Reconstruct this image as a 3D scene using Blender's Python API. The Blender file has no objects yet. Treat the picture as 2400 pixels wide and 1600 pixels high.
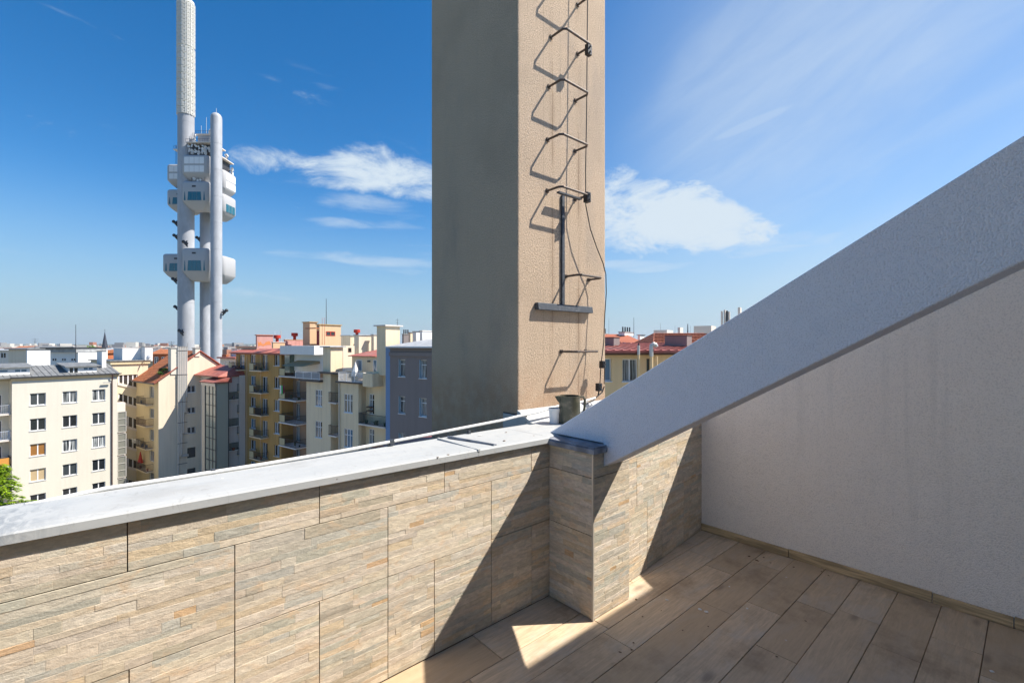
import bpy, bmesh, math, random
from mathutils import Matrix, Vector
random.seed(11)
S = bpy.context.scene
COL = S.collection
R = math.radians
# ------------------------------------------------------------------ camera, sky, sun, exposure
EYE = 1.51                       # eye height above the terrace floor
FPX, CXP, HYP = 1075.0, 1200.0, 808.0     # focal length, centre and horizon in pixels of the photograph
RX, RY = (0.7524, -0.6587), (0.6587, 0.7524)   # view's right and forward, in terrace axes
cam = bpy.data.objects.new("camera", bpy.data.cameras.new("camera"))
COL.objects.link(cam)
cam.location = (0, 0, EYE)
cam.rotation_euler = (R(90), 0, -math.atan2(RY[0], RY[1]))
cam.data.sensor_width = 36
cam.data.lens = FPX / 2400 * 36
cam.data.shift_y = 8 / 2400
cam.data.clip_start = 0.05
cam.data.clip_end = 60000
S.camera = cam
SUN = Vector((1.36, -1.0, 2.04)).normalized()
sun = bpy.data.objects.new("sun", bpy.data.lights.new("sun", 'SUN'))
COL.objects.link(sun)
sun.data.energy = 4.8
sun.data.angle = R(0.53)
sun.data.color = (1.0, 0.94, 0.85)
sun.rotation_euler = SUN.to_track_quat('Z', 'Y').to_euler()
sun.location = (0, 0, 30)
S.view_settings.view_transform = 'Standard'
S.view_settings.look = 'None'
S.view_settings.gamma = 1
S.view_settings.use_curve_mapping = False
S.view_settings.exposure = 0.80

wd = bpy.data.worlds.new("World")
S.world = wd
wd.use_nodes = True
nt = wd.node_tree
nt.nodes.clear()
def N(t, kind, **kw):
    n = t.nodes.new(kind)
    for k, v in kw.items():
        if k[0] == '_': setattr(n, k[1:], v)
    return n
def L(t, a, b): t.links.new(a, b)
def math_n(t, op, a, b=None, c=None, clamp=False):
    n = t.nodes.new('ShaderNodeMath'); n.operation = op; n.use_clamp = clamp
    for i, v in enumerate((a, b, c)):
        if v is None: continue
        if isinstance(v, (int, float)): n.inputs[i].default_value = v
        else: t.links.new(v, n.inputs[i])
    return n.outputs[0]
def mixc(t, fac, a, b, blend='MIX'):
    n = t.nodes.new('ShaderNodeMix'); n.data_type = 'RGBA'; n.blend_type = blend
    if isinstance(fac, (int, float)): n.inputs[0].default_value = fac
    else: t.links.new(fac, n.inputs[0])
    for i, v in ((6, a), (7, b)):
        if isinstance(v, tuple): n.inputs[i].default_value = (*v[:3], 1)
        else: t.links.new(v, n.inputs[i])
    return n.outputs[2]
def noise(t, vec, scale, detail=4, rough=0.55, dist=0.0):
    n = t.nodes.new('ShaderNodeTexNoise')
    n.inputs['Scale'].default_value = scale; n.inputs['Detail'].default_value = detail
    n.inputs['Roughness'].default_value = rough; n.inputs['Distortion'].default_value = dist
    if vec is not None: t.links.new(vec, n.inputs['Vector'])
    return n.outputs[0]
def ramp(t, fac, a, b, lo=0.0, hi=1.0):
    n = t.nodes.new('ShaderNodeMapRange'); n.interpolation_type = 'SMOOTHSTEP'
    n.inputs[1].default_value = a; n.inputs[2].default_value = b
    n.inputs[3].default_value = lo; n.inputs[4].default_value = hi
    t.links.new(fac, n.inputs[0]); return n.outputs[0]
def mapping(t, vec, scale=(1, 1, 1), rot=(0, 0, 0), loc=(0, 0, 0)):
    n = t.nodes.new('ShaderNodeMapping')
    n.inputs['Scale'].default_value = scale; n.inputs['Rotation'].default_value = rot; n.inputs['Location'].default_value = loc
    t.links.new(vec, n.inputs['Vector']); return n.outputs[0]

sky = N(nt, 'ShaderNodeTexSky', _sky_type='NISHITA', _sun_disc=False)
sky.sun_elevation = math.asin(SUN.z)
sky.sun_rotation = math.atan2(SUN.x, SUN.y)
sky.altitude = 250; sky.air_density = 1.0; sky.dust_density = 0.35; sky.ozone_density = 3.5
tc = N(nt, 'ShaderNodeTexCoord')
def direction(px, py):
    u, v = (px - CXP) / FPX, (HYP - py) / FPX
    return Vector((u * RX[0] + RY[0], u * RX[1] + RY[1], v)).normalized()
def vdot(a, vec):
    n = nt.nodes.new('ShaderNodeVectorMath'); n.operation = 'DOT_PRODUCT'
    nt.links.new(a, n.inputs[0]); n.inputs[1].default_value = vec; return n.outputs['Value']
G = tc.outputs['Generated']
def bank(px, py, wide, tall, tilt=0.0):
    # soft elliptical patch of sky round one direction; sizes in degrees
    c = direction(px, py)
    side = Vector((0, 0, 1)).cross(c).normalized() * -1
    up = c.cross(side) * -1
    if up.z < 0: up = -up
    s2 = side * math.cos(R(tilt)) + up * math.sin(R(tilt)); u2 = up * math.cos(R(tilt)) - side * math.sin(R(tilt))
    a = math_n(nt, 'DIVIDE', vdot(G, s2), math.sin(R(wide)))
    b = math_n(nt, 'DIVIDE', vdot(G, u2), math.sin(R(tall)))
    d2 = math_n(nt, 'ADD', math_n(nt, 'MULTIPLY', a, a), math_n(nt, 'MULTIPLY', b, b))
    front = math_n(nt, 'GREATER_THAN', vdot(G, c), 0.2)
    return math_n(nt, 'MULTIPLY', ramp(nt, d2, 1.0, 0.0), front)
# cumulus wisps: noise in stretched sky coordinates, kept to the banks seen in the photograph
rot = mapping(nt, G, rot=(0, 0, R(41.2)))
warp = mapping(nt, rot, scale=(1.0, 1.0, 2.3))
n1 = noise(nt, warp, 7.5, 12, 0.68, 0.55)
n2 = noise(nt, mapping(nt, rot, scale=(1, 1, 4.5), rot=(0, R(-12), 0)), 7.0, 8, 0.6, 0.6)
def add(*xs):
    o = xs[0]
    for x in xs[1:]: o = math_n(nt, 'ADD', o, x)
    return o
def sc(x, k): return math_n(nt, 'MULTIPLY', x, k)
thick = add(sc(bank(700, 398, 9, 2.3, -4), .62), sc(bank(935, 410, 9.5, 3.6, -11), 1.35), sc(bank(780, 400, 9, 2.6, -6), 0.55), sc(bank(1520, 500, 15, 6.6, -12), 1.5),
            sc(bank(1680, 530, 11, 3.2, -10), 0.75))
cum = ramp(nt, add(sc(thick, 0.34), sc(n1, 1.25), -0.10), 0.68, 1.12)
wisp = add(sc(bank(690, 400, 9, 2.0, -3), .35), sc(bank(870, 485, 9, 1.6, -3), 0.8), sc(bank(860, 525, 9, 0.9, 0), 0.8), sc(bank(820, 605, 12, 0.9, -1), 0.6), sc(bank(1800, 575, 11, 2.0, 3), 1.0),
           sc(bank(1480, 625, 9, 1.3, -2), 0.9), sc(bank(560, 690, 10, 1.0, -2), .4), sc(bank(90, 592, 8, .7, 0), .45), sc(bank(690, 170, 6, 6, -30), .16), sc(bank(1000, 610, 12, 3, 0), .3))
wis = ramp(nt, add(sc(wisp, 0.36), sc(n2, 0.75), 0.06), 0.52, 0.9, 0, 0.55)
# high cirrus veil on the right
n3 = noise(nt, mapping(nt, mapping(nt, rot, rot=(0, R(35), 0)), scale=(1.0, 1.0, 5.0)), 3.0, 9, 0.58, 0.4)
haze_r = ramp(nt, bank(2500, 420, 60, 55, 0), 0.0, 1.0, 0, .30)
veil = add(sc(bank(2350, 300, 46, 40, 0), 0.55), sc(bank(1900, 120, 24, 12, 28), 0.42), sc(bank(1760, 290, 4, .5, 14), .9))
cir = ramp(nt, math_n(nt, 'MULTIPLY', add(n3, 0.02), veil), 0.10, 0.66, 0, 0.28)
cover = math_n(nt, 'MAXIMUM', math_n(nt, 'MAXIMUM', cum, wis), math_n(nt, 'ADD', cir, haze_r, clamp=True))
hs = N(nt, 'ShaderNodeHueSaturation'); hs.inputs['Saturation'].default_value = 1.37; hs.inputs['Value'].default_value = 0.87
L(nt, sky.outputs[0], hs.inputs['Color'])
sepz = N(nt, 'ShaderNodeSeparateXYZ'); L(nt, G, sepz.inputs[0])
low = ramp(nt, sepz.outputs[2], .30, -.02, 0, .88)      # pale blue air towards the horizon, the same all round
skyb = mixc(nt, low, hs.outputs[0], (1.85, 2.75, 3.55))
skyc = mixc(nt, cover, skyb, (3.75, 4.35, 4.9))
bg = N(nt, 'ShaderNodeBackground'); bg.inputs['Strength'].default_value = 0.106
L(nt, skyc, bg.inputs['Color'])
wo = N(nt, 'ShaderNodeOutputWorld'); L(nt, bg.outputs[0], wo.inputs['Surface'])

# ------------------------------------------------------------------ helpers
def ray(px): u = (px - CXP) / FPX; return Vector((u * RX[0] + RY[0], u * RX[1] + RY[1]))
def on_y(px, py, y):
    r = ray(px); t = y / r.y; return Vector((r.x * t, y, EYE + (HYP - py) / FPX * t))
def on_x(px, py, x):
    r = ray(px); t = x / r.x; return Vector((x, r.y * t, EYE + (HYP - py) / FPX * t))
def at(px, py, depth):            # a pixel of the photograph at a distance in front of the viewpoint
    r = ray(px) * depth; return Vector((r.x, r.y, EYE + (HYP - py) / FPX * depth))
def wv(X, Y, Z=0.0): return Vector((X * RX[0] + Y * RY[0], X * RX[1] + Y * RY[1], Z + EYE))

MATS = {}
def mat(name, col, rough=0.8, spec=0.3, metal=0.0, build=None, coat=0):
    if name in MATS: return MATS[name]
    m = bpy.data.materials.new(name); m.use_nodes = True; t = m.node_tree
    b = t.nodes['Principled BSDF']
    b.inputs['Base Color'].default_value = (*col, 1); b.inputs['Roughness'].default_value = rough
    b.inputs['Specular IOR Level'].default_value = spec; b.inputs['Metallic'].default_value = metal
    if coat: b.inputs['Coat Weight'].default_value = coat; b.inputs['Coat Roughness'].default_value = .03
    if build: build(t, b, col)
    MATS[name] = m
    return m
def bump(t, b, h, strength, dist):
    n = t.nodes.new('ShaderNodeBump'); n.inputs['Strength'].default_value = strength; n.inputs['Distance'].default_value = dist
    t.links.new(h, n.inputs['Height']); t.links.new(n.outputs[0], b.inputs['Normal'])
def oc(t): return t.nodes.new('ShaderNodeTexCoord').outputs['Object']
def geo(t): return t.nodes.new('ShaderNodeNewGeometry').outputs['Position']
def far_plaster(dirt=0.25, sc_=0.5):
    def f(t, b, col):
        p = geo(t)
        a = noise(t, mapping(t, p, scale=(1, 1, .35)), sc_, 6, .6)
        s = noise(t, mapping(t, p, scale=(2.5, 2.5, .12)), 1.2, 4, .6)
        fac = math_n(t, 'MULTIPLY', ramp(t, math_n(t, 'ADD', a, s), .85, 1.3), dirt)
        c = mixc(t, fac, col, tuple(x * y for x, y in zip(col, (.55, .52, .5))))
        L(t, c, b.inputs['Base Color'])
        bump(t, b, noise(t, p, 9, 3), .25, .02)
    return f
def facade_mat(name, col, dirt=.25): return mat(name, col, .9, .15, build=far_plaster(dirt))
def metal_roof(step=.55, along=(1, 0)):
    def f(t, b, col):
        p = geo(t)
        a = noise(t, p, 1.5, 5, .6); g = noise(t, p, .35, 4)
        c = mixc(t, ramp(t, a, .35, .7), tuple(x * .78 for x in col), tuple(min(1, x * 1.15) for x in col))
        c = mixc(t, ramp(t, g, .5, .75, 0, .35), c, (.25, .24, .22))
        L(t, c, b.inputs['Base Color'])
    return f

class MB:
    def __init__(s): s.v = []; s.f = []; s.c = []; s.cc = None
    def add(s, vs, fs):
        n = len(s.v); s.v += [tuple(x) for x in vs]; s.f += [tuple(i + n for i in f) for f in fs]
        if s.cc is not None: s.c += [s.cc] * len(fs)
        return s
    def box(s, x0, x1, y0, y1, z0, z1, M=None, skip=()):
        vs = [Vector(p) for p in ((x0, y0, z0), (x1, y0, z0), (x1, y1, z0), (x0, y1, z0), (x0, y0, z1), (x1, y0, z1), (x1, y1, z1), (x0, y1, z1))]
        if M: vs = [M @ v for v in vs]
        fs = {'-z': (0, 3, 2, 1), '+z': (4, 5, 6, 7), '-y': (0, 1, 5, 4), '+x': (1, 2, 6, 5), '+y': (2, 3, 7, 6), '-x': (3, 0, 4, 7)}
        return s.add(vs, [f for k, f in fs.items() if k not in skip])
    def quad(s, *p): return s.add(p, [tuple(range(len(p)))])
    def prism(s, prof, a, b, axis='x', M=None):   # closed profile of 2-D points extruded along an axis
        def P(q, t):
            return Vector((t, q[0], q[1])) if axis == 'x' else Vector((q[0], t, q[1])) if axis == 'y' else Vector((q[0], q[1], t))
        n = len(prof); vs = [P(q, a) for q in prof] + [P(q, b) for q in prof]
        if M: vs = [M @ v for v in vs]
        return s.add(vs, [tuple(range(n))[::-1], tuple(range(n, 2 * n))] + [(i, (i + 1) % n, (i + 1) % n + n, i + n) for i in range(n)])
    def cyl(s, c, r, z0, z1, n=16, r1=None, M=None, cap=True):
        r1 = r if r1 is None else r1
        vs = [Vector((c[0] + r * math.cos(i * math.tau / n), c[1] + r * math.sin(i * math.tau / n), z0)) for i in range(n)]
        vs += [Vector((c[0] + r1 * math.cos(i * math.tau / n), c[1] + r1 * math.sin(i * math.tau / n), z1)) for i in range(n)]
        if M: vs = [M @ v for v in vs]
        fs = [(i, (i + 1) % n, (i + 1) % n + n, i + n) for i in range(n)]
        if cap: fs += [tuple(range(n))[::-1], tuple(range(n, 2 * n))]
        return s.add(vs, fs)
    def lathe(s, c, prof, n=24, M=None, closed=False):   # prof: (radius, z)
        vs = []
        for r, z in prof:
            vs += [Vector((c[0] + r * math.cos(i * math.tau / n), c[1] + r * math.sin(i * math.tau / n), z)) for i in range(n)]
        if M: vs = [M @ v for v in vs]
        k = len(prof); fs = [(j * n + i, j * n + (i + 1) % n, (j + 1) * n + (i + 1) % n, (j + 1) * n + i) for j in range(k - 1) for i in range(n)]
        fs += [tuple(range(n))[::-1], tuple(range((k - 1) * n, k * n))]
        return s.add(vs, fs)
    def tube(s, pts, r, n=8):
        pts = [Vector(p) for p in pts]; k = len(pts); vs = []
        up = Vector((0, 0, 1))
        for i, p in enumerate(pts):
            t = (pts[min(i + 1, k - 1)] - pts[max(i - 1, 0)]).normalized()
            if abs(t.dot(up)) > .95: up = Vector((1, 0, 0)) if abs(t.x) < .9 else Vector((0, 1, 0))
            a = t.cross(up).normalized(); b = t.cross(a).normalized(); up = -b if False else up
            sc_ = 1.0
            if 0 < i < k - 1:
                t0 = (p - pts[i - 1]).normalized(); t1 = (pts[i + 1] - p).normalized()
                sc_ = 1 / max(.6, math.sqrt(max(0.05, (1 + t0.dot(t1)) / 2)))
            vs += [p + (a * math.cos(j * math.tau / n) + b * math.sin(j * math.tau / n)) * r * sc_ for j in range(n)]
        fs = [(i * n + j, i * n + (j + 1) % n, (i + 1) * n + (j + 1) % n, (i + 1) * n + j) for i in range(k - 1) for j in range(n)]
        fs += [tuple(range(n))[::-1], tuple(range((k - 1) * n, k * n))]
        return s.add(vs, fs)
    def mesh(s, name):
        m = bpy.data.meshes.new(name); m.from_pydata(s.v, [], s.f)
        bm = bmesh.new(); bm.from_mesh(m); bmesh.ops.recalc_face_normals(bm, faces=bm.faces); bm.to_mesh(m); bm.free()
        if s.c:
            at_ = m.color_attributes.new('tone', 'FLOAT_COLOR', 'CORNER')
            for p in m.polygons:
                for li in p.loop_indices: at_.data[li].color = (*s.c[p.index], 1)
        return m
WM = {}
def world_m(o): return WM.get(o.name, Matrix.Identity(4))
def obj(name, mb, m=None, parent=None, M=None, smooth=False, label=None, cat=None, group=None, kind=None, bevel=None):
    me = mb.mesh(name) if isinstance(mb, MB) else mb
    if m is not None and len(me.materials) == 0: me.materials.append(m)
    o = bpy.data.objects.new(name, me); COL.objects.link(o)
    M = M or Matrix.Identity(4)
    WM[o.name] = M.copy()
    if parent: o.parent = parent; o.matrix_basis = world_m(parent).inverted() @ M
    else: o.matrix_basis = M
    if smooth:
        for p in me.polygons: p.use_smooth = True
        md = None
        try:
            me.set_sharp_from_angle(angle=R(40))
        except Exception: pass
    if bevel:
        b = o.modifiers.new('edge', 'BEVEL'); b.width = bevel; b.segments = 2; b.limit_method = 'ANGLE'; b.angle_limit = R(40)
    if label: o['label'] = label
    if cat: o['category'] = cat
    if group: o['group'] = group
    if kind: o['kind'] = kind
    return o
def thing(name, loc, label, cat, group=None, kind=None, rz=0):
    o = bpy.data.objects.new(name, None); COL.objects.link(o)
    o.empty_display_size = .3
    M = Matrix.Translation(loc) @ Matrix.Rotation(rz, 4, 'Z')
    o.matrix_basis = M; WM[o.name] = M.copy()
    if label: o['label'] = label
    if cat: o['category'] = cat
    if group: o['group'] = group
    if kind: o['kind'] = kind
    return o
def frame(origin, xdir, ydir):      # xdir, ydir in view axes (right, forward)
    x = Vector((xdir[0] * RX[0] + xdir[1] * RY[0], xdir[0] * RX[1] + xdir[1] * RY[1], 0)).normalized()
    z = Vector((0, 0, 1)); y = z.cross(x)
    return Matrix(((x.x, y.x, 0, origin.x), (x.y, y.y, 0, origin.y), (0, 0, 1, origin.z), (0, 0, 0, 1)))
E1, E2 = (.568, .823), (.823, -.568)
def sc_t(t, x, k): return math_n(t, 'MULTIPLY', x, k)
# ------------------------------------------------------------------ materials of the terrace
def f_chimney(t, b, col):
    p = oc(t)
    g = noise(t, p, 150, 3, .75); g2 = noise(t, p, 60, 4, .75); big = noise(t, p, 1.3, 6, .6)
    st = noise(t, mapping(t, p, scale=(9, 9, .25)), 1.6, 6, .65)
    c = mixc(t, ramp(t, g, .36, .58), tuple(x * .55 for x in col), tuple(x * 1.14 for x in col))
    c = mixc(t, ramp(t, g2, .45, .75, 0, .35), c, (.50, .36, .24))
    c = mixc(t, ramp(t, big, .45, .75, 0, .4), c, tuple(x * .62 for x in col))
    c = mixc(t, ramp(t, st, .56, .8, 0, .38), c, (.33, .27, .21))
    sx = t.nodes.new('ShaderNodeSeparateXYZ'); L(t, p, sx.inputs[0])
    front = ramp(t, sx.outputs[1], 2.52, 2.505)
    for x0_, w_, k_ in ((2.600, .006, .55), (2.913, .010, .5), (2.596, .05, .18), (2.915, .06, .22), (2.80, .004, .35), (2.50, .004, .3), (2.69, .0035, .4), (3.02, .004, .25)):
        dd = math_n(t, 'ABSOLUTE', math_n(t, 'SUBTRACT', sx.outputs[0], math_n(t, 'ADD', x0_, sc_t(t, noise(t, mapping(t, p, scale=(0, 0, 1)), .8 + 3 * k_, 3), .02))))
        ln = math_n(t, 'MULTIPLY', ramp(t, dd, w_, w_ * .2), ramp(t, noise(t, mapping(t, p, scale=(6, 6, 1), loc=(x0_, 0, 0)), 1.6, 3), .36, .6))
        c = mixc(t, sc_t(t, math_n(t, 'MULTIPLY', ln, front), k_), c, (.16, .09, .05) if w_ > .005 else (.13, .10, .08))
    c = mixc(t, ramp(t, noise(t, mapping(t, p, scale=(1.5, 1.5, .5), loc=(7, 2, 1)), 1.1, 7, .7), .50, .72, 0, .4), c, (.30, .26, .23))
    c = mixc(t, math_n(t, 'MULTIPLY', ramp(t, sx.outputs[2], 1.45, 1.05), ramp(t, noise(t, p, 8, 5), .3, .65, .1, .45)), c, (.40, .22, .12))
    spots = noise(t, mapping(t, p, loc=(3, 1, 5)), 2.2, 8, .75)
    c = mixc(t, ramp(t, spots, .68, .8, 0, .55), c, (.14, .12, .10))
    L(t, c, b.inputs['Base Color'])
    bump(t, b, math_n(t, 'ADD', g2, math_n(t, 'MULTIPLY', g, .8)), 1.0, .009)
M_CHIM = mat('chimney_plaster', (.60, .465, .34), .95, .1, build=f_chimney)
def stucco(scale, strength, tint):
    def f(t, b, col):
        p = oc(t)
        g = noise(t, p, scale, 2, .5, .0); big = noise(t, p, .9, 6, .6); mid = noise(t, p, 6, 5, .6)
        c = mixc(t, ramp(t, big, .35, .75, 0, .5), col, tuple(x * k for x, k in zip(col, tint)))
        c = mixc(t, ramp(t, mid, .5, .8, 0, .2), c, tuple(x * .8 for x in col))
        c = mixc(t, ramp(t, g, .32, .52, .30, 0), c, tuple(x * .5 for x in col))
        st = noise(t, mapping(t, p, scale=(14, 14, .5)), 1.0, 5, .65)
        c = mixc(t, math_n(t, 'MULTIPLY', ramp(t, st, .5, .72, 0, .22), ramp(t, noise(t, p, .7, 3), .4, .6)), c, tuple(x * .62 for x in col))
        c = mixc(t, ramp(t, noise(t, p, 3.5, 8, .75), .62, .74, 0, .18), c, tuple(x * .6 for x in col))
        L(t, c, b.inputs['Base Color'])
        bump(t, b, math_n(t, 'ADD', g, sc_t(t, noise(t, p, 7, 4), 1.5)), strength, .006)
    return f
M_BEAM = mat('grey_stucco', (.86, .86, .90), .95, .1, build=stucco(165, 1.0, (.93, .9, .95)))
M_WHITE = mat('white_stucco', (.95, .87, .77), .95, .1, build=stucco(150, .9, (.95, .9, .86)))
def f_tile(t, b, col):
    at_ = t.nodes.new('ShaderNodeAttribute'); at_.attribute_name = 'tone'
    p = geo(t)
    g = noise(t, mapping(t, p, scale=(1, 1, 3)), 26, 8, .7, .4); fine = noise(t, p, 160, 4, .7); cl = noise(t, mapping(t, p, scale=(1, 1, 2.2)), 9, 5, .6, .8)
    c = mixc(t, ramp(t, g, .3, .72), (.78, .77, .75), (1.14, 1.12, 1.08), 'MIX')
    c = mixc(t, 1.0, at_.outputs['Color'], c, 'MULTIPLY')
    c = mixc(t, ramp(t, cl, .53, .72, 0, .55), c, (.70, .49, .30))
    c = mixc(t, ramp(t, noise(t, p, 14, 6, .7, 1.2), .56, .72, 0, .3), c, (.37, .35, .31))
    c = mixc(t, ramp(t, fine, .55, .8, 0, .35), c, (.30, .25, .19))
    # damp grime creeping up from the floor joint
    sp = t.nodes.new('ShaderNodeSeparateXYZ'); L(t, p, sp.inputs[0])
    gr = math_n(t, 'MULTIPLY', ramp(t, sp.outputs[2], .32, .0), ramp(t, noise(t, p, 5, 5), .35, .7))
    c = mixc(t, sc_t(t, gr, .35), c, (.20, .15, .09))
    L(t, c, b.inputs['Base Color'])
    bump(t, b, math_n(t, 'ADD', g, math_n(t, 'MULTIPLY', fine, .5)), .6, .005)
M_TILE = mat('ledgestone_tile', (.5, .45, .36), .75, .25, build=f_tile)
M_GROUT = mat('brown_grout', (.20, .13, .08), .95, .1)
def f_plank(t, b, col):
    oi = t.nodes.new('ShaderNodeObjectInfo')
    p = oc(t)
    cmb = t.nodes.new('ShaderNodeCombineXYZ'); L(t, math_n(t, 'MULTIPLY', oi.outputs['Random'], 37.0), cmb.inputs[0]); L(t, math_n(t, 'MULTIPLY', oi.outputs['Random'], 91.0), cmb.inputs[1])
    va = t.nodes.new('ShaderNodeVectorMath'); va.operation = 'ADD'; L(t, p, va.inputs[0]); L(t, cmb.outputs[0], va.inputs[1]); p = va.outputs[0]
    gr = noise(t, mapping(t, p, scale=(1.6, 16, 1)), 3.0, 8, .62, .9)
    fn = noise(t, mapping(t, p, scale=(5, 45, 1)), 3.0, 4, .6, .3); cloud = noise(t, mapping(t, p, scale=(1.5, 3, 1)), 2.2, 5, .6, .5)
    c = mixc(t, ramp(t, gr, .25, .78), tuple(x * .76 for x in col), tuple(min(1, x * 1.14) for x in col))
    c = mixc(t, ramp(t, fn, .4, .75, 0, .3), c, tuple(x * .5 for x in col))
    c = mixc(t, ramp(t, cloud, .45, .72, 0, .55), c, (.55, .50, .42))
    c = mixc(t, ramp(t, oi.outputs['Random'], .1, .9, 0, .6), c, (.44, .31, .18), 'MIX')
    kn = t.nodes.new('ShaderNodeTexVoronoi'); kn.inputs['Scale'].default_value = 2.3; L(t, mapping(t, p, scale=(.8, 2.2, 1)), kn.inputs['Vector'])
    c = mixc(t, ramp(t, kn.outputs['Distance'], .16, .02, 0, .55), c, (.13, .10, .08))
    w = geo(t)
    c = mixc(t, ramp(t, noise(t, w, 1.8, 8, .7), .48, .70, 0, .6), c, (.22, .15, .09))
    c = mixc(t, ramp(t, noise(t, w, 34, 3, .6), .73, .80, 0, .8), c, (.07, .05, .035))
    c = mixc(t, ramp(t, noise(t, mapping(t, w, loc=(9, 4, 0)), 16, 2, .5), .76, .80, 0, .8), c, (.62, .62, .60))
    L(t, c, b.inputs['Base Color'])
    L(t, ramp(t, gr, .3, .8, .55, .8), b.inputs['Roughness'])
    bump(t, b, math_n(t, 'ADD', gr, fn), .25, .002)
M_PLANK = mat('oak_look_plank', (.66, .50, .33), .6, .35, build=f_plank)
def f_cap(t, b, col):
    p = oc(t)
    sm = noise(t, mapping(t, p, scale=(1.2, 6, 1)), 1.5, 6, .6, .4); sp_ = noise(t, p, 38, 3, .6); big = noise(t, p, 2.1, 6, .65)
    c = mixc(t, ramp(t, sm, .4, .75, 0, .5), col, tuple(x * k for x, k in zip(col, (.80, .84, .88))))
    c = mixc(t, ramp(t, big, .56, .70, 0, .4), c, (.34, .33, .31))
    c = mixc(t, ramp(t, noise(t, mapping(t, p, scale=(3, 1.2, 1)), 7, 9, .75, 1.5), .56, .66, 0, .4), c, (.27, .26, .25))
    c = mixc(t, ramp(t, sp_, .74, .80, 0, .85), c, (.14, .10, .08))
    q = t.nodes.new('ShaderNodeSeparateXYZ'); L(t, p, q.inputs[0])
    left = ramp(t, q.outputs[0], -.05, -.28)
    c = mixc(t, sc_t(t, math_n(t, 'MULTIPLY', left, ramp(t, noise(t, mapping(t, p, scale=(3, 1, 1)), 9, 8, .7, 1), .42, .62)), .8), c, (.22, .24, .26))
    L(t, c, b.inputs['Base Color'])
    bump(t, b, noise(t, mapping(t, p, scale=(1, 2, 1)), 5, 4), .35, .012)
M_CAP = mat('painted_sheet_metal', (.455, .46, .45), .6, .2, build=f_cap)
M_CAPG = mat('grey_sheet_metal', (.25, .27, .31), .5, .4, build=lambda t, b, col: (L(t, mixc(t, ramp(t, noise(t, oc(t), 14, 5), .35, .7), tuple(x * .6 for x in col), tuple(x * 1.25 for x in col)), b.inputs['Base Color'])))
M_FLASH = mat('white_flashing', (.52, .53, .53), .5, .35, build=lambda t, b, col: (L(t, mixc(t, ramp(t, noise(t, oc(t), 11, 6, .7), .5, .75, 0, .6), col, (.33, .32, .30)), b.inputs['Base Color']), bump(t, b, noise(t, oc(t), 6, 3), .5, .015)))
M_RUST = mat('dark_weathered_iron', (.075, .065, .058), .55, .5, .35, build=lambda t, b, col: L(t, mixc(t, ramp(t, noise(t, oc(t), 45, 4), .45, .7), col, (.16, .10, .07)), b.inputs['Base Color']))
M_STRAP = mat('grey_painted_steel', (.06, .07, .085), .6, .4, .2, build=lambda t, b, col: L(t, mixc(t, ramp(t, noise(t, oc(t), 40, 5, .7), .5, .75), col, (.15, .16, .175)), b.inputs['Base Color']))
M_WIRE = mat('black_cable', (.018, .018, .020), .5, .4)
M_ROD = mat('white_conduit', (.72, .72, .70), .4, .4)
M_JUG = mat('dark_olive_enamel', (.055, .060, .042), .35, .5, build=lambda t, b, col: L(t, mixc(t, ramp(t, noise(t, oc(t), 14, 5, .6), .45, .72), col, (.17, .15, .11)), b.inputs['Base Color']))
M_PLASTIC = mat('white_plastic', (.75, .76, .76), .4, .4)
M_CONC = mat('rough_concrete', (.40, .38, .35), .95, .1, build=lambda t, b, col: (L(t, mixc(t, ramp(t, noise(t, oc(t), 60, 5, .7), .3, .7), tuple(x * .6 for x in col), tuple(x * 1.2 for x in col)), b.inputs['Base Color']), bump(t, b, noise(t, oc(t), 80, 3), .8, .005)))
M_TRIM = mat('aluminium_corner_trim', (.62, .56, .47), .4, .5, .4)
M_HOUSE = facade_mat('house_render', (.86, .82, .76), .1)
M_SKIRT = mat('skirting_tile', (.56, .41, .23), .7, .3, build=lambda t, b, col: L(t, mixc(t, ramp(t, noise(t, mapping(t, geo(t), scale=(5, 1.4, 20)), 3, 6), .35, .7), tuple(x * .6 for x in col), tuple(x * 1.2 for x in col)), b.inputs['Base Color']))

# ------------------------------------------------------------------ terrace: floor, parapet, pier
YW, XP0, XP1, YP, XW = 1.93, 1.985, 2.325, 1.595, 3.63       # wall face, pier sides, pier face, white wall face
def far_y(x): return 1.69 + .084 * (x - 2.32)
floor = obj('floor', MB().box(-3.0, XW + .02, -.9, 2.0, -.14, -.012), M_GROUT, kind='structure')
rows = [(1.69, 1.935, [.32, 1.42, 2.5]), (1.50, 1.69, [1.22, 1.998, 3.2]), (1.31, 1.50, [.75, 1.95, 3.08]), (1.122, 1.31, [1.42, 2.62, 3.37]), (.935, 1.122, [.60, 1.81, 2.82]),
        (.747, .935, [1.3, 2.45, 3.05]), (.555, .747, [.85, 1.98, 3.13]), (.36, .555, [.3, 1.6, 2.9]), (.17, .36, [.9, 2.2, 3.2]), (-.02, .17, [.5, 1.8, 3.0]),
        (-.21, -.02, [.9, 2.1, 3.3]), (-.4, -.21, [.4, 1.6, 2.8]), (-.6, -.4, [.8, 2.0, 3.2]), (-.88, -.6, [.2, 1.4, 2.6])]
rnd = random.Random(5)
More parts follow.
